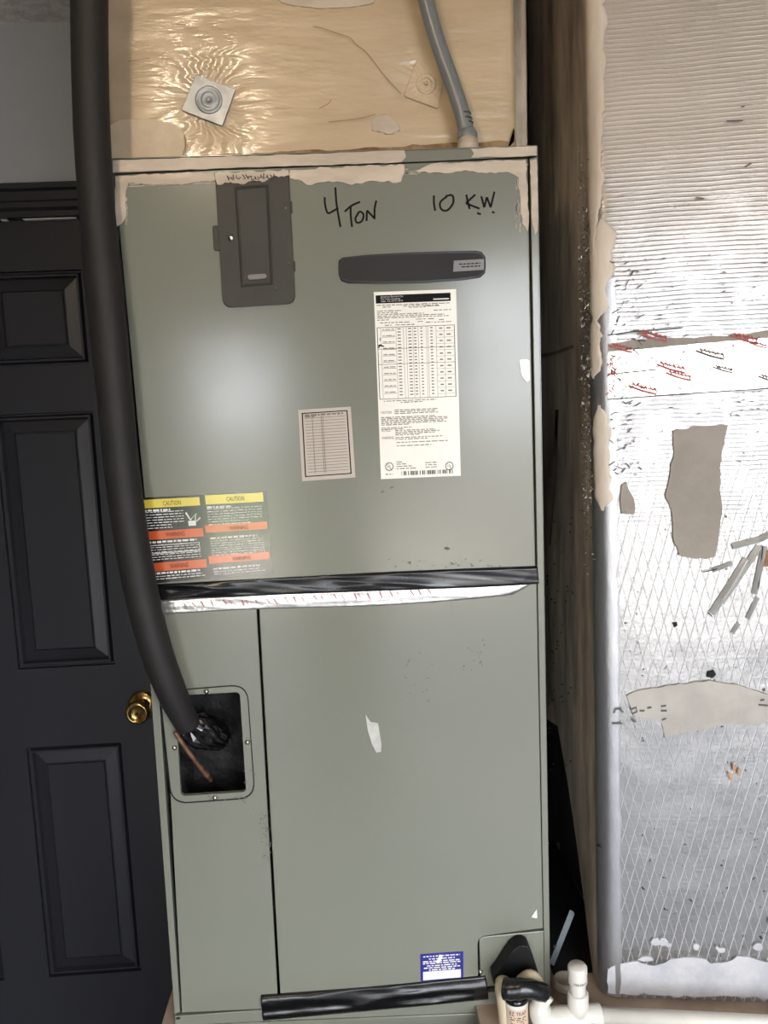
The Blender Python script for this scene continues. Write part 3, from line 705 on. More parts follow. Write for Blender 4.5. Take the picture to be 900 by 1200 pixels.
for _ in range(120):
    x = rn.choice((rn.uniform(150, 250), rn.uniform(342, 474), rn.uniform(342, 474), rn.uniform(490, 612))); l = rn.uniform(5, 22)
    y = 216-(x-150)*.037 + rn.uniform(-6, 3) - (6 if x > 480 else 0)
    ribbon(bm, [(x, y), (x+l*.5, y-l*.02+rn.uniform(-.8, .8)), (x+l, y-l*.045)], rn.uniform(.5, 1.6), lambda a, c: P(a, c, -.0027))
for _ in range(26):
    x = rn.uniform(604, 611); y = rn.uniform(205, 262); ribbon(bm, [(x, y), (x+rn.uniform(-1, 1), y+rn.uniform(4, 12))], rn.uniform(.6, 1.6), lambda a, c: P(a, c, -.0027))
for _ in range(20):
    x = rn.uniform(144, 150); y = rn.uniform(212, 258); ribbon(bm, [(x, y), (x+rn.uniform(-1, 2), y+rn.uniform(3, 9))], rn.uniform(.6, 1.6), lambda a, c: P(a, c, -.0027))
obj('mastic_streak', bm, mat('thin_mastic', (172, 163, 147), .55), AH, kind='stuff', label='thin brushed streaks of cream mastic')
bm = bmesh.new(); rn = random.Random(21)
for i in range(16):
    x = 266+i*3.6; yy = 209-(x-266)*.05
    ribbon(bm, [(x, yy+rn.uniform(-4, 0)), (x+rn.uniform(-1, 4), yy+rn.uniform(0, 4)), (x+rn.uniform(0, 4), yy+rn.uniform(-3, 3))], 1.3, lambda a, c: P(a, c, -.0078))
obj('scratched_mark', bm, M_cover, cov, kind='stuff')
# small dirt marks by the seam and on the lower doors
bm = bmesh.new(); rn = random.Random(33)
def specks(n, x0, x1, yy0, yy1, s0, s1, Y):
    for _ in range(n):
        x, y = rn.uniform(x0, x1), rn.uniform(yy0, yy1); a = rn.uniform(0, 3.1); l = rn.uniform(s0, s1)
        ribbon(bm, [(x, y), (x+math.cos(a)*l, y+math.sin(a)*l*.6)], rn.uniform(.7, 1.6), lambda u, v: P(u, v, Y))
specks(30, 455, 590, 655, 664, 1, 4, -.0026)
for q in ((478, 660), (521, 643), (523, 644), (446, 577), (457, 572)): ribbon(bm, [q, (q[0]+4, q[1]-1.5)], 2, lambda u, v: P(u, v, -.0026))
obj('dirt_mark', bm, M_dirt, AH, kind='stuff')
bm = bmesh.new()
specks(45, 305, 318, 950, 1010, 1, 3, -.0006); specks(18, 470, 510, 765, 825, 1, 3, -.0006); specks(20, 540, 568, 750, 785, 1, 3, -.0006)
specks(10, 285, 300, 900, 950, 1, 3, -.0035); specks(14, 240, 290, 933, 937, 1, 4, -.0035)
obj('dirt_mark', bm, M_dirt, AH, kind='stuff')

# ------------------------------------------------------------------ supply plenum
PN = thing('supply_plenum', 'tan painted duct board plenum sitting on top of the air handler', 'plenum', PLEN_L)
YP = .07
bm = bmesh.new()
pl0, pr0 = P(127, 100, YP).x-.004, P(604.5, 100, YP).x
zb = topz + .0025
bmg = bmesh.new(); G = []
nx, nz_ = 80, 70
for j in range(nz_+1):
    row = []
    for i in range(nx+1):
        x = pl0+(pr0-pl0)*i/nx; z = zb + (ZC-.002-zb)*j/nz_
        d = 0
        for c_, R_ in ((P(244, 116, YP), .05), (P(497, 98, YP), .04)):
            rr = math.hypot(x-c_.x, z-c_.z); d += .006*math.exp(-(rr/R_)**2)
        d += .0025*noise.noise(Vector((x*6, 0, z*14))) + .004*max(0, 1-(x-pl0)/.03)**2 + .003*max(0, 1-(pr0-x)/.015)**2
        row.append(bmg.verts.new((x, YP+d+.002, z)))
    G.append(row)
for j in range(nz_):
    for i in range(nx): bmg.faces.new((G[j][i], G[j][i+1], G[j+1][i+1], G[j+1][i]))
per = G[0] + [G[j][nx] for j in range(1, nz_+1)] + G[nz_][-2::-1] + [G[j][0] for j in range(nz_-1, 0, -1)]
bk = [bmg.verts.new((v.co.x, .5, v.co.z)) for v in per]
for k in range(len(per)): bmg.faces.new((per[k], bk[k], bk[(k+1) % len(per)], per[(k+1) % len(per)]))
bmg.faces.new(bk)
obj('duct_board', bmg, M_tan, PN, True)
def washer(corners, m_, lab):
    base = [P(x, y, YP) for x, y in corners]
    wsh = obj('insulation_washer', pr(rounded(base, .003, 3), BACK*.005, .0006), m_, PN, label=lab)
    c = sum(base, Vector((0, 0, 0)))/4; s = (base[0]-base[1]).length
    obj('ring', lt(c, (0, -1, 0), [(0, s*.33), (.0015, s*.32), (.0015, s*.27), (.0004, s*.25), (.0004, s*.19), (.0016, s*.17), (.0016, s*.12), (.0008, s*.10)], 24), m_, wsh, True)
    obj('pin', lt(c+Vector((0, -.0007, 0)), (0, -1, 0), [(0, s*.07), (.003, s*.06), (.004, s*.02)], 10), m_, wsh, True)
washer(((229.5, 87), (276, 104.5), (260.5, 147.5), (212.5, 129)), M_washer, 'square grey metal insulation washer')
washer(((489, 69.5), (522, 84), (513, 127), (473, 112)), M_tan, 'square washer painted over in tan')
def clampz(p): p.z = max(p.z, zb+.0005); return p
obj('edge_strip', pr([clampz(P(x, y, .105)) for x, y in ((600, -90), (616, -90), (618.5, 172), (600, 176))], BACK*.02, .003), M_side, PN, label='rough grey strip at the plenum edge')
def psm(pxs, seed, m_=M_mastic_w, step=6, amp=1.6, t_=.002, d=0):
    q = jag(pxs, step, amp, seed); return obj('mastic_patch', pr([clampz(P(x, y, YP-t_-d)) for x, y in q], BACK*(t_+.006), .0012), m_, PN)
psm(((126, 150), (140, 140), (180, 139), (205, 146), (216, 158), (217, 180), (222, 190), (126, 195)), 1, mat('pale_tan_mastic', (208, 190, 162), .45, col2=(196, 177, 150), vscale=20, bump=.5, bscale=60), t_=.0012)
psm(((322, -4), (442, -4), (438, 3), (420, 6), (390, 9), (375, 10), (350, 6), (330, 3)), 2, t_=.0006)
psm(((436, 140), (452, 133), (462, 141), (469, 153), (456, 157), (436, 153)), 3, t_=.0006, amp=2.2, step=4)
M_crack = mat('crack_brown', (140, 118, 90), .8)
for q in (((367, 31), (378, 33), (395, 39), (410, 44), (417, 52), (430, 62), (450, 88), (470, 110)), ((374, 127), (384, 122), (388, 117)), ((200, 28), (225, 29)), ((150, 72), (176, 68)), ((216, 158), (218, 168), (214, 182)), ((385, 143), (420, 139), (440, 134))):
    bm = bmesh.new(); ribbon(bm, [tuple(v) for v in (spline(q, 3) if len(q) > 2 else [Vector(p) for p in q])], .9, lambda x, y: P(x, y, YP-.003))
    obj('crack', bm, M_crack, PN)
grime = mat('rust_grime', (118, 88, 58), .8, col2=(160, 132, 98), vscale=30)
obj('grime_line', pr([clampz(P(x, y, YP-.0012)) for x, y in jag(((220, 184), (300, 179), (420, 174), (520, 168), (604, 164), (603, 150), (603, 176), (420, 181), (220, 192)), 9, 1.5, 4)], BACK*.006), grime, PN)

# ------------------------------------------------------------------ conduit
CL = P(549, 168, .035)
CD = thing('electrical_conduit', 'grey flexible electrical conduit curving down into the air handler top', 'conduit', CL)
ctr = [P(478, -120, .03), P(488, -50, .032), P(499, 0, .035), P(513, 50, .037), P(529, 95, .037), P(540, 128, .036), P(546, 152, .035)]
ctr = [Vector((ctr[0].x-.01, ctr[0].y, ZC-.001))] + ctr
cj = obj('conduit_jacket', tb(spline(ctr, 10), .0118, 18), M_conduit, CD, True)
for yy in (134, 140, 145):
    pc = P(542.5+(yy-134)*.25, yy, .036); obj('jacket_crease', tb([pc+Vector((0, 0, -.0012)), pc+Vector((0, 0, .0012))], .0122, 18), mat('crease_dark', (66, 68, 70), .6) if yy == 134 else bpy.data.materials['crease_dark'], cj, True)
obj('connector', lt(P(547.5, 163, .035), UPV, [(-.03, .013), (-.004, .0135), (.001, .0155), (.008, .0155), (.011, .013), (.014, .0125)], 20), M_conduit, CD, True, 'grey conduit connector')
obj('mastic_collar', lt(P(548.5, 170, .03), UPV, [(-.02, .0165), (.0, .016), (.008, .014), (.012, .008)], 14), M_mastic_w, CD, True)

# ------------------------------------------------------------------ insulated refrigerant line
pth = [(105, -60, -.035), (104.5, 0, -.035), (105.5, 80, -.035), (108, 160, -.036), (114, 250, -.038), (123.5, 350, -.04), (133.5, 450, -.042), (143, 550, -.042), (154, 630, -.042), (167, 700, -.042), (184, 765, -.040), (203, 815, -.030), (221, 850, -.010)]
wd = [21.5, 21.3, 21, 20.8, 20.5, 21.5, 20.5, 20.2, 19.8, 19.5, 18.5, 17.0, 14.5]
top_p = P(*pth[0]); FL = Vector((top_p.x, -.035, ZP))
IP = thing('insulated_pipe', 'thick black foam-insulated refrigerant pipe curving into the air handler opening', 'pipe', P(203, 815, -.03))
pts = [P(*p) for p in pth]; sp4 = []
rad = [w_/FPX*((p-CAM).dot(FWD)) for w_, p in zip(wd, pts)]
allp = [Vector((pts[0].x-.004, pts[0].y, ZC-.001))] + pts; allr = [rad[0]] + rad
full = spline([Vector((p.x, p.y, p.z, r_)) for p, r_ in zip(allp, allr)], 8)
obj('foam_sleeve', tb([v.xyz for v in full], [v.w for v in full], 24, True, .006), M_foam, IP, True)
# tape wrapped end
bm = bmesh.new()
tube(bm, [P(218, 846, -.006), P(228, 853, .0), P(241, 858, .010), P(254, 862, .024), P(262, 864, .034)], [.017, .025, .027, .024, .016], 22, True, .12)
bmesh.ops.subdivide_edges(bm, edges=list(bm.edges), cuts=1, use_grid_fill=True)
for v in bm.verts: v.co += Vector((random.uniform(-1, 1), random.uniform(-1, 1), random.uniform(-1, 1)))*.0022
obj('tape_wrap', bm, M_gloss, IP, False, 'crumpled shiny black tape round the pipe end')
bm = bmesh.new(); prism(bm, [P(x, y, -.02) for x, y in ((209, 826), (216, 824), (223, 838), (219, 842), (213, 837), (210, 838))], BACK*.0015)
obj('foil_scrap', bm, M_foilt, IP)
CP = thing('copper_pipe', 'thin tarnished copper pipe angling into the pipe opening', 'pipe', P(230, 890, .0))
obj('copper_tube', tb(spline([P(205, 858, -.016), P(218, 877, -.012), P(230, 893, -.004), P(243, 909, .012), P(247, 914, .03)], 6), .0036, 12), M_copper, CP, True)
obj('sleeve', tb([P(240, 905.5, .009), P(244, 910, .014)], .0048, 12), M_copper, CP, True)

# ------------------------------------------------------------------ return duct
RD = thing('return_duct', 'silver foil-faced return duct box patched with mastic beside the air handler', 'duct', DUCT_L)
Rc = .026
prof2 = []
s = .95
nf = 90
for i in range(nf+1): prof2.append((DO + DDIR*(Rc+(s-Rc)*(1-i/nf)), DN))
cc = DO + DDIR*Rc - DN*Rc; SB = Vector((.704, .45, 0)); sd_dir = (SB-(DO+Vector((0, Rc, 0)))).normalized(); SN = Vector((-sd_dir.y, sd_dir.x, 0))
if SN.x > 0: SN = -SN
a0_, a1_ = math.atan2(DN.y, DN.x), math.atan2(SN.y, SN.x)
if a1_ > 0: a1_ -= 2*math.pi
for i in range(1, 9):
    a = a0_ + (a1_-a0_)*i/8; n_ = Vector((math.cos(a), math.sin(a), 0)); prof2.append((cc+n_*Rc, n_))
corner_end = prof2[-1][0]
nzr = 150; bm = bmesh.new(); G = []
for j in range(nzr+1):
    z = ZP+.001 + (ZC-.003-ZP)*j/nzr; row = []
    for p, n_ in prof2:
        q = Vector((p.x*1, p.y, z)); a = -.0016*(1+noise.noise(Vector((p.x*7, p.y*7, z*5)))) - .0008*(1+noise.noise(Vector((p.x*25, p.y*25, z*22))))
        if n_ is not DN: a += .0018*noise.noise(Vector((p.x*60, p.y*60, z*28)))
        row.append(bm.verts.new(q+n_*a))
    G.append(row)
for j in range(nzr):
    for i in range(len(prof2)-1): bm.faces.new((G[j][i], G[j][i+1], G[j+1][i+1], G[j+1][i]))
obj('foil_front', bm, M_foil, RD, True, 'shiny crinkled foil facing with diamond scrim threads')
# side board, cut away low at the back
sp_ = []
ce = Vector((corner_end.x+.0005, corner_end.y-.002, 0))
def side(yv, z): 
    t_ = (yv-ce.y)/(SB.y-ce.y); q = ce.lerp(SB, t_); return Vector((q.x, q.y, z))
edge = [(.45, 1.25), (.40, 1.08), (.30, .96), (.22, .88), (.16, .80), (.11, .72), (.08, .66), (.05, ZP+.002)]
bm = bmesh.new()
poly = [side(ce.y, ZP+.002), side(ce.y, ZC-.003), side(.45, ZC-.003)] + [side(y_, z_) for y_, z_ in edge]
prism(bm, poly, Vector((.022, 0, 0)))
obj('duct_side', bm, M_side, RD, label='dark grimy side of the foil duct in the gap')
e1 = DO + DDIR*.95
bm = bmesh.new(); prism(bm, [Vector((SB.x+.01, SB.y, ZP+.3)), Vector((SB.x+.01, SB.y, ZC-.003)), Vector((e1.x, SB.y, ZC-.003)), Vector((e1.x, SB.y, ZP+.002)), Vector((SB.x+.4, SB.y, ZP+.002))], Vector((0, .02, 0)))
obj('duct_back', bm, M_side, RD)
bm = bmesh.new(); prism(bm, [Vector((e1.x, e1.y+.002, ZP+.002)), Vector((e1.x, e1.y+.002, ZC-.003)), Vector((e1.x, SB.y, ZC-.003)), Vector((e1.x, SB.y, ZP+.002))], Vector((-.02, 0, 0)))
obj('duct_side', bm, M_side, RD)
obj('gap_shade_board', bx((.735, .03, ZP+.002), (.745, .44, 1.4)), M_dark, RD)  # black boards added to make the gap read as deep shade
obj('gap_shade_board', bx((.66, .475, ZP+.002), (.80, .485, 1.5)), M_dark, RD)
obj('gap_shade_sheet', bx((.622, .055, ZP), (.733, .47, ZP+.003)), M_dark, RD, label='black sheet standing in for the shade in the gap')  # thin black sheet laid on the platform to imitate shade
def dp(pxs, seed, m_, t_=.0018, step=6, amp=1.8, name='mastic_patch', lab=None, bev=.001):
    q = jag(pxs, step, amp, seed); return obj(name, pr([PD(x, y, t_) for x, y in q], DN*-(t_+.004), bev), m_, RD, label=lab)
dp(((788, 505), (812, 500), (853, 499), (846, 525), (843, 560), (845, 600), (841, 628), (838, 652), (815, 655), (795, 650), (788, 625), (787, 600), (779, 580), (785, 555), (790, 530)), 1, M_mastic_g, .0022, 5, 1.8, lab='tall taupe mastic patch on the foil')
dp(((728, 568), (734, 565), (744, 590), (743, 603), (728, 602), (726, 585)), 2, M_mastic_g, lab='small taupe mastic dab on the foil', amp=1)
dp(((734, 815), (750, 808), (790, 803), (830, 797), (870, 804), (905, 815), (905, 842), (880, 850), (850, 848), (820, 856), (795, 858), (778, 864), (775, 845), (742, 838)), 3, mat('grey_mastic', (176, 170, 160), .55, col2=(162, 156, 147), vscale=12, bump=.4, bscale=60), .002, 6, 1.5, lab='long grey mastic patch across the lower foil')
dp(((712, 1136), (735, 1128), (760, 1131), (800, 1122), (840, 1128), (870, 1121), (905, 1127), (905, 1170), (712, 1163.5)), 4, M_mastic_l, .0008, 6, 3.0, lab='pale mastic band along the duct bottom')
# mastic smeared along the rounded corner, following it
prof_rev = prof2[::-1]; arc = [0.0]
for k in range(1, len(prof_rev)): arc.append(arc[-1] + (prof_rev[k][0]-prof_rev[k-1][0]).length)
def on_corner(a_, z, off):
    k = 1
    while k < len(arc)-1 and arc[k] < a_: k += 1
    t_ = (a_-arc[k-1])/(arc[k]-arc[k-1]); p = prof_rev[k-1][0].lerp(prof_rev[k][0], t_); n_ = prof_rev[k-1][1].lerp(prof_rev[k][1], t_).normalized()
    return Vector((p.x, p.y, z)) + n_*off
def corner_smear(z0, z1, l0, l1, r0, r1, seed, m_):
    bm = bmesh.new(); rows_ = []; n = int((z1-z0)/.004)+2
    for j in range(n):
        t_ = j/(n-1); z = z0+(z1-z0)*t_; sq = min(1, math.sin(math.pi*min(.98, max(.02, t_)))*2.5)
        lo = l0+(l1-l0)*t_ + .004*noise.noise(Vector((seed, z*60, 0))); hi = r0+(r1-r0)*t_ + .009*noise.noise(Vector((seed+5, z*38, 1))) + .004*noise.noise(Vector((seed+9, z*150, 1)))
        mid = (lo+hi)/2; lo = max(.0005, mid+(lo-mid)*sq); hi = max(lo+.001, mid+(hi-mid)*sq)
        rows_.append([bm.verts.new(on_corner(lo+(hi-lo)*q, z, .0002 if q in (0, 1) else .0016)) for q in (0, .08, .3, .5, .7, .92, 1)])
    for j in range(n-1):
        for i in range(6): bm.faces.new((rows_[j][i], rows_[j][i+1], rows_[j+1][i+1], rows_[j+1][i]))
    return obj('mastic_smear', bm, m_, RD, True)
M_mastic_c = mat('corner_mastic', (214, 201, 184), .5, col2=(196, 182, 165), vscale=16, bump=.6, bscale=55, stretch=(1, 1, .3))
corner_smear(1.80, 2.412, .0005, .0005, .026, .045, 1, M_mastic_c)
corner_smear(1.70, 1.85, .004, .004, .030, .052, 2, M_mastic_c)
corner_smear(1.42, 1.58, .010, .008, .040, .036, 3, M_mastic_c)
M_csheen = mat('corner_sheen_foil', (170, 170, 172), .38, metal=.9, bump=.6, bscale=45, stretch=(1, 1, .5))
bm = bmesh.new(); rows_ = []
for j in range(120):
    z = ZP+.004+(1.76-ZP)*j/119; e_ = .048+.004*noise.noise(Vector((3, z*30, 0)))
    rows_.append([bm.verts.new(on_corner(.0005+(e_-.0005)*q/14, z, .0001 if q in (0, 14) else .0009)) for q in range(15)])
for j in range(119):
    for i in range(14): bm.faces.new((rows_[j][i], rows_[j][i+1], rows_[j+1][i+1], rows_[j+1][i]))
obj('corner_sheen_strip', bm, M_csheen, RD, True, 'dull foil strip added for the pale sheen of the duct corner')  # strip added to put a pale highlight on the rounded corner
corner_smear(1.62, 1.71, .002, .002, .024, .028, 4, M_mastic_c)
# grey seam and printed tape
dp(((712, 403), (720, 402), (760, 397), (850, 394), (905, 386), (905, 395), (850, 402), (800, 404), (750, 409), (712, 412)), 30, M_mastic_g, .001, 7, 1.0, 'seam_gap', 'grey mastic line along the foil seam')
tp_ = dp(((712, 412.8), (750, 409.5), (800, 404.8), (905, 395.5), (905, 454), (800, 461), (712, 468)), 31, M_foilt, .0012, 12, .5, 'printed_foil_tape', 'foil tape band with faded red print')
rn = random.Random(5); M_brownp = mat('brown_print', (96, 72, 62), .6)
df = lambda x, y: PD(x, y, .0024)
def redmark(x, y, s=1.0, full=1):
    tgt = bmesh.new()
    ribbon(tgt, [(x, y), (x+16*s, y+6*s), (x+33*s, y+10*s)], 2.4*s, df)
    ribbon(tgt, [(x+4*s, y-2*s), (x+18*s, y+2*s), (x+33*s, y+5*s)], 1.6*s, df)
    for k in range(6):
        xx = x+(5+k*5)*s; yy = y+(0+k*1.2)*s
        ribbon(tgt, [(xx, yy+rn.uniform(-5, -3)*s), (xx+rn.uniform(1, 4)*s, yy+rn.uniform(0, 3)*s)], 1.3*s, df)
        if k % 2: ribbon(tgt, [(xx-2, yy-2*s), (xx+3*s, yy-3*s)], 1.0, df)
    obj('slanted_print', tgt, M_red if full else M_brownp, tp_, kind='stuff')
for q in ((714, 405, .8), (748, 390, 1), (769, 427, 1), (780, 437, .9), (855, 393, 1), (878, 402, .6), (736, 452, 1)): redmark(*q)
for q in ((815, 411, 1), (835, 430, .7), (888, 441, .8)): redmark(*q, full=0)
bm = bmesh.new()
for _ in range(22):
    x, y = rn.uniform(712, 720), rn.uniform(418, 464); ribbon(bm, [(x, y), (x+rn.uniform(-4, 4), y+rn.uniform(2, 5))], 1.4, df)
obj('red_print', bm, M_red, tp_, kind='stuff')
# dark scratches and creases on the bright foil
bm = bmesh.new()
for q in (((712, 439), (720, 438), (770, 433)), ((712, 393), (740, 389), (800, 384)), ((712, 468), (800, 461.5), (905, 455))): ribbon(bm, q, 1.3, df)
for _ in range(130):
    x, y = rn.uniform(715, 898), rn.uniform(300, 560)
    if 775 < x < 858 and 495 < y: continue
    a = rn.uniform(-.9, .6); l = rn.uniform(1, 5); ribbon(bm, [(x, y), (x+l*math.cos(a), y+l*math.sin(a))], rn.uniform(.7, 1.6), df)
for _ in range(60):
    x, y = rn.uniform(713, 750), rn.uniform(300, 560); a = rn.uniform(-1.2, .8); l = rn.uniform(3, 10)
    ribbon(bm, [(x, y), (x+l*.5*math.cos(a), y+l*.5*math.sin(a)+rn.uniform(-1, 1)), (x+l*math.cos(a), y+l*math.sin(a))], rn.uniform(.8, 1.6), df)
for q in (((872, 125), (868, 126)), ((851, 142.5), (870, 142)), ((872, 196), (880, 192)), ((815, 232), (825, 233))): ribbon(bm, q, 1.6, df)
obj('scratch', bm, mat('scratch_grey', (84, 78, 70), .7), RD, kind='stuff', label='many small dark scratches in the foil')
# stamped marks by the long patch
M_stamp = mat('faded_stamp', (80, 76, 70), .6); M_rustd = mat('rust_drip', (176, 132, 88), .6); dg_ = lambda x, y: PD(x, y, .003)
for q in (((719, 835), (721, 830), (726, 830), (730, 834)), ((717, 847), (729, 847)), ((738, 831), (745, 828), (746, 833), (740, 836)), ((740, 843), (745, 845)), ((749, 832), (755, 832)), ((758, 829), (763, 828)), ((774, 832), (781, 832)), ((774, 827), (780, 826)), ((775, 843), (780, 841)), ((888, 825), (899, 826)), ((890, 820), (895, 819))):
    bm = bmesh.new(); ribbon(bm, q, 2.2, dg_); obj('stamped_mark', bm, M_stamp, RD)
# puncture
obj('puncture', pr([PD(x, y, .002) for x, y in jag(((829, 787), (836, 785), (839, 790), (835, 794), (828, 793)), 2, .5, 6)], DN*-.004), M_dark, RD, label='small black puncture in the foil')
obj('puncture', pr([PD(x, y, .001) for x, y in ((788, 730), (793, 729), (794, 733), (790, 735))], DN*-.004), M_dark, RD)
obj('puncture', pr([PD(x, y, .002) for x, y in ((699, 991), (703, 990), (705, 993), (700, 994))], DN*-.004), M_dark, RD)
# torn flap
M_flap = mat('dull_crumpled_foil', (200, 198, 194), .35, metal=.35, bump=.4, bscale=60)
def ridge(a, c, h, wpx):
    bm = bmesh.new()
    a, c = Vector(a), Vector(c); d = (c-a).normalized(); n_ = Vector((-d.y, d.x))*wpx; v = []
    for k in range(7):
        t_ = k/6; q = a.lerp(c, t_); hh_ = h*math.sin(math.pi*min(.95, .12+t_*.83))
        v.append([bm.verts.new(PD(*(q-n_*.8), -.001)), bm.verts.new(PD(*q, hh_+.002)), bm.verts.new(PD(*(q+n_), -.001))])
    for k in range(6):
        for j in range(2): bm.faces.new((v[k][j], v[k][j+1], v[k+1][j+1], v[k+1][j]))
    obj('torn_flap', bm, M_flap, RD, False, 'crumpled torn foil ridge')
for r_ in (((834, 719), (875, 655), .0045, 5), ((845, 706), (890, 640), .003, 4.5), ((858, 640), (890, 632), .003, 4), ((836, 668), (858, 660), .002, 3), ((884, 696), (896, 640), .004, 4), ((876, 725), (888, 700), .002, 3), ((858, 742), (866, 730), .002, 3), ((890, 632), (905, 624), .004, 4)): ridge(*r_)
bm = bmesh.new(); prism(bm, [PD(x, y, .0005) for x, y in ((893, 648), (905, 642), (905, 664), (894, 664))], DN*-.003); obj('exposed_fibre', bm, M_fiber, RD, label='brown glass fibre showing through torn foil')
bm = bmesh.new()
for q in (((829, 717), (834, 722)), ((823, 670), (846, 665)), ((888, 690), (893, 640))):
    bm = bmesh.new(); ribbon(bm, q, 1.2, dg_); obj('tear_line', bm, M_dark, RD)
# mastic drips at the bottom
for k, (x, y, rx, ry) in enumerate(((768, 1103, 6, 4.5), (777, 1103, 5.5, 5), (783, 1107, 3.5, 2.5), (815.5, 1109, 4, 4), (845, 1113, 5, 3), (888, 1109, 6, 4.5), (757, 1123, 9, 3), (840, 1110, 2, 2), (902, 1080, 3, 3))):
    q = [(x+rx*math.cos(a)*(1+.15*math.sin(3*a+k)), y+ry*math.sin(a)) for a in (2*math.pi*i/12 for i in range(12))]
    obj('mastic_drip', pr([PD(a, c, .0025) for a, c in q], DN*-.005, .001), M_mastic_l, RD)
bm = bmesh.new()
for q in (((859, 895), (860, 904)), ((866, 900), (865, 908)), ((853, 905), (857, 914))):
    bm = bmesh.new(); ribbon(bm, q, 3, dg_); obj('rust_drip', bm, M_rustd, RD)
# torn ragged edge flakes along the corner
bm = bmesh.new(); rn = random.Random(77); bmd = bmesh.new()
for k in range(620):
    py = rn.triangular(150, 690, 470); px = 681 + (py-150)*.014 + rn.uniform(-5, 7)
    c0 = P(px, py, rn.uniform(-.003, .008)); tgt = bm if rn.random() < .5 else bmd
    a = rn.uniform(-1, 1); l = rn.uniform(.004, .012)
    d = Vector((math.sin(a*2.2)*.7, -.3*rn.random(), math.cos(a*2.2))); wv2 = Vector((rn.uniform(.4, 1), -.4, rn.uniform(-.6, .6)))*rn.uniform(.0008, .0018)
    v = [tgt.verts.new(c0-wv2), tgt.verts.new(c0+d*l*.5+wv2*.3+Vector((0, -.001, 0))), tgt.verts.new(c0+d*l), tgt.verts.new(c0+wv2)]
    tgt.faces.new(v)
obj('torn_edge', bm, M_foilt, RD, kind='stuff', label='ragged torn foil flakes along the duct corner')
obj('torn_edge', bmd, mat('dark_flake', (48, 42, 37), .7), RD, kind='stuff', label='dark ragged flakes along the duct corner')
# marks on the grimy side
bm = bmesh.new(); sf = lambda x, y: PX(x, y, .680)
for k in range(46):
    x, y = rn.uniform(642, 672), rn.uniform(600, 905); a = rn.uniform(0, 3); ribbon(bm, [(x, y), (x+3*math.cos(a), y+2.2*math.sin(a))], rn.uniform(1, 2.2), sf)
ribbon(bm, [(634, 417), (645, 415), (655, 412), (672, 406)], 4, sf); ribbon(bm, [(644, 560), (650, 520), (653, 480)], 4, sf); ribbon(bm, [(652, 480), (652, 540), (648, 590), (644, 640)], 3, sf)
obj('grime_mark', bm, mat('grime_brown', (96, 85, 75), .8), RD, kind='stuff', label='black spots and streaks on the duct side')

# ------------------------------------------------------------------ drain
YD = -.075
def W(px, r): return r
# white trap bottle
tz = P(604.5, 1170, -.065)
TR_ = thing('condensate_trap', 'white condensate trap bottle with EZ TRAP label and black tape by the drain plate', 'drain trap', Vector((tz.x, -.065, ZP)))
rt = 14.0/FPX*((tz-CAM).dot(FWD))
zt = P(604.5, 1166, -.065).z
obj('trap_bottle', lt(Vector((tz.x, -.065, ZP-.006)), (0, 0, 1), [(0.006, rt*.95), (.010, rt), (zt-ZP+.002, rt), (zt-ZP+.006, rt*.9)], 28), M_pvc, TR_, True)
bm = bmesh.new()
zl0, zl1 = P(604.5, 1196, -.065).z, P(604.5, 1174, -.065).z
ca, sa_ = [], []
for k in range(13):
    a = math.radians(-90-62+124*k/12); ca.append(bm.verts.new((tz.x+math.cos(a)*rt*1.012, -.065+math.sin(a)*rt*1.012, zl0))); sa_.append(bm.verts.new((tz.x+math.cos(a)*rt*1.012, -.065+math.sin(a)*rt*1.012, zl1)))
for k in range(12): bm.faces.new((ca[k], ca[k+1], sa_[k+1], sa_[k]))
tl = obj('trap_label', bm, M_trap_label, TR_, True)
bm = bmesh.new(); Lt = Lab(((593, 1174), (616, 1174), (616, 1196), (593, 1196)), -.065)
def cyl(u, v):   # wrap label coordinates round the bottle
    a = math.radians(-90-55+110*u); return Vector((tz.x+math.cos(a)*rt*1.03, -.065+math.sin(a)*rt*1.03, zl1+(zl0-zl1)*v))
Lt.pt = lambda u, v, k=1: cyl(u, v)
Lt.text(bm, 'EZ TRAP', .12, .30, .2, .74)
for k, v in enumerate((.42, .52, .62, .72, .84)): Lt.greek(bm, .15, v, .85-.1*(k % 2), .05, 300+k)
obj('label_print', bm, M_ink, tl, kind='stuff')
# black rubber/taped return bend above it
M_hood = mat('matt_black_tape', (11, 11, 12), .5, spec=.3, bump=.15, bscale=80)
def rounded_px(t_): return [(v.x, v.y) for v in spline([Vector(p) for p in t_]+[Vector(t_[0])], 3)[:-1]]
tri = [(609, 1105.5), (617, 1106), (623, 1113), (634, 1148), (633, 1155), (618, 1150), (600, 1150), (586, 1156), (579.5, 1152), (578, 1144), (584, 1136), (600, 1112)]
bm = pr([P(x, y+3, -.030) for x, y in rounded_px(tri)], BACK*.027, .005)
obj('tape_hood', bm, M_hood, TR_, False, 'black tape wrapped over the drain bend')
obj('bend', tb(spline([P(590, 1152, -.035), P(590, 1160, -.05), P(592, 1172, -.058), P(595, 1200, -.06)], 6), .0135, 16), M_pvc_old, TR_, True)
obj('bend', tb(spline([P(612, 1152, -.045), P(622, 1146, -.052), P(630, 1156, -.052), P(634, 1168, -.055)], 6), .0125, 16), M_pvc_old, TR_, True)
obj('tape_band', tb(spline([P(589, 1158, -.07), P(600, 1159.5, -.075), P(618, 1158.5, -.078), P(640, 1164, -.074)], 6), [.011]+[.0155]*10+[.014]*7+[.012], 16, True, .05), M_tape, TR_, True, 'black tape band round the trap top')
obj('tape_cap', lt(P(604.5, 1167, -.065), (0, 0, 1), [(-.004, rt*1.03), (.0, rt*1.04), (.004, rt*.9)], 24), M_tape, TR_, True)

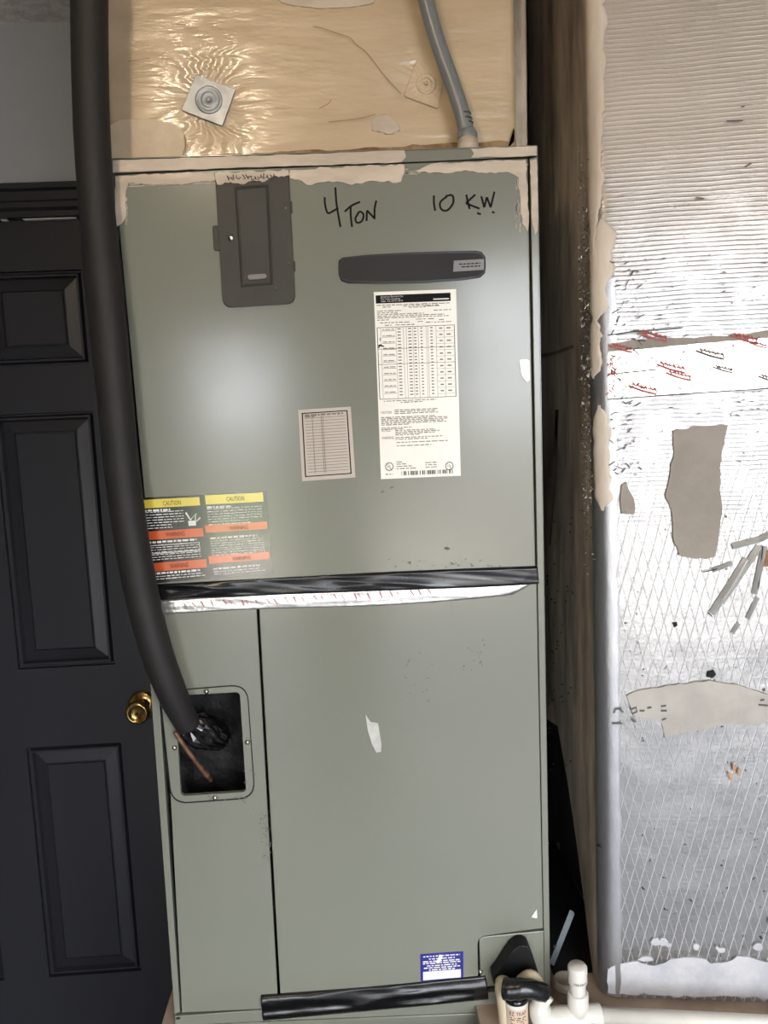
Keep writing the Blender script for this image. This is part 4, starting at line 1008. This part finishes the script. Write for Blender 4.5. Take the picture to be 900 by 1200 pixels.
# drain tee and pipe
tc_ = P(672, 1187, YD)
zc = ZP + .0265
dx = lambda px, py=1187: P(px, py, YD).x
rT, rPp = .0172, .0122
DT = thing('drain_pipe', 'white PVC drain pipe with tee and upright capped stub in front of the foil duct', 'pipe', Vector((tc_.x, YD, ZP)))
pA, pB = Vector((dx(649), YD, zc)), Vector((dx(704), YD, zc))
obj('tee', tb([pA, pA+Vector((.002, 0, 0)), pB-Vector((.002, 0, 0)), pB], [rT*.95, rT, rT, rT*.95], 24), M_pvc, DT, True)
xv = dx(677.5)
cz = P(677.5, 1163, YD).z
obj('tee_branch', lt(Vector((xv, YD, zc)), (0, 0, 1), [(0, rT*.93), (cz-zc-.001, rT*.93), (cz-zc, rT*.8)], 24), M_pvc, DT, True)
obj('stub', lt(Vector((xv, YD, cz-.01)), (0, 0, 1), [(0, rPp), (.04, rPp)], 24), M_pvc, DT, True)
ct = P(677.5, 1131, YD).z; cb_ = P(677.5, 1151, YD).z
cap_ = obj('cap', lt(Vector((xv, YD, cb_)), (0, 0, 1), [(0, .0142), (.001, .0148), (ct-cb_-.003, .0148), (ct-cb_, .0132)], 24), M_pvc, DT, True)
bm = bmesh.new()
for k in range(9):
    a = math.radians(-90-38+k*9.5); z = cb_+.004; rr = .01495; da = math.radians(rn.uniform(4, 7))
    bm.faces.new([bm.verts.new((xv+math.cos(g)*rr, YD+math.sin(g)*rr, zz)) for g, zz in ((a, z), (a+da, z), (a+da, z+.0035), (a, z+.0035))])
obj('cap_print', bm, M_ink_g, cap_, kind='stuff')
bm = bmesh.new()
for k in range(8):
    x0_ = dx(674)+k*.0032; a = math.radians(-92)
    for zz in (0, .004): bm.faces.new([bm.verts.new((xx, YD+math.sin(math.radians(g))*rT*1.01, zc+math.cos(math.radians(g))*rT*1.01)) for xx, g in ((x0_, -(96+zz*2500)), (x0_+.0022, -(96+zz*2500)), (x0_+.0022, -(88+zz*2500)), (x0_, -(88+zz*2500)))])
obj('tee_print', bm, M_ink_g, DT, kind='stuff')
obj('elbow', tb(spline([P(640, 1164, -.072), P(634, 1174, -.074), Vector((dx(634), YD, zc+.004)), Vector((dx(643), YD, zc)), Vector((dx(651), YD, zc))], 6), [.0135]*8+[.0165]*15+[.0172]*2, 20), M_pvc, DT, True)
pr_dir = DDIR
obj('pipe_support', bx((tc_.x-.012, YD-.012, ZP+.0003), (tc_.x+.012, YD+.012, zc-rT+.004)), M_pvc_old, DT)
obj('pipe_support', bx((pB.x+.40, YD-.08, ZP+.0003), (pB.x+.42, YD-.05, zc-rPp-.003)), M_pvc_old, DT)
obj('long_pipe', tb([pB-Vector((.004, 0, 0)), pB+pr_dir*.25+Vector((0, 0, -.004)), pB+pr_dir*.7+Vector((0, 0, -.005))], rPp, 24), M_pvc_old if False else M_pvc, DT, True)
# clear cleanout cup in the gap
cu = P(655, 1160, .0); 
cu = Vector((.629, .0, ZP))
CU = thing('cleanout_cup', 'small cloudy plastic cup with ringed lid behind the capped stub', 'cup', cu)
obj('cup_body', lt(cu+Vector((0, 0, .001)), (0, 0, 1), [(0, .017), (.02, .018)], 24), M_clear, CU, True)
obj('cup_lid', lt(cu+Vector((0, 0, .021)), (0, 0, 1), [(0, .0205), (.003, .021), (.006, .0195), (.014, .0190), (.0145, .017), (.0130, .016)], 24), M_clear, CU, True)
# strap leaning in the gap
q0, q1 = P(651, 1110, .06), P(671, 1068, .09)
low_z = ZP+.005
ST = thing('metal_strap', 'grey metal strap leaning in the dark gap beside the air handler', 'strap', Vector((q0.x, q0.y, ZP)))
dv = (q1-q0).normalized(); sdv = dv.cross(Vector((0, 1, 0))).normalized()*.0055; low = Vector((.624, .075, ZP+.005))
strap_poly = rounded([low-sdv, q1-sdv, q1+sdv, low+sdv], .004, 4, (1, 2))
obj('strap_bar', pr(strap_poly, Vector((0, .002, 0)), .0004), M_steel, ST)
obj('bolt', lt(q0+Vector((-.001, -.001, .002)), (0, -1, 0), [(0, .003), (.002, .0025)], 10), M_screw, ST)

# ------------------------------------------------------------------ ceiling bulb over the work area (above the frame)
LP = Vector((.0, -.95, ZC))
LM = thing('ceiling_lamp', 'bare warm bulb in a white ceiling lampholder above the air handler', 'lamp', LP)
obj('lampholder', lt(LP, (0, 0, -1), [(0, .055), (.012, .055), (.02, .035), (.045, .026), (.046, .018)], 24), M_pvc, LM, True)
M_bulb = bpy.data.materials.new('warm_bulb'); M_bulb.use_nodes = True
bb = M_bulb.node_tree.nodes['Principled BSDF']; bb.inputs['Emission Color'].default_value = (1, .79, .56, 1); bb.inputs['Emission Strength'].default_value = 165
obj('bulb', lt(LP+Vector((0, 0, -.046)), (0, 0, -1), [(0, .013), (.015, .015), (.035, .026), (.055, .030), (.072, .026), (.083, .012), (.085, .003)], 16), M_bulb, LM, True)
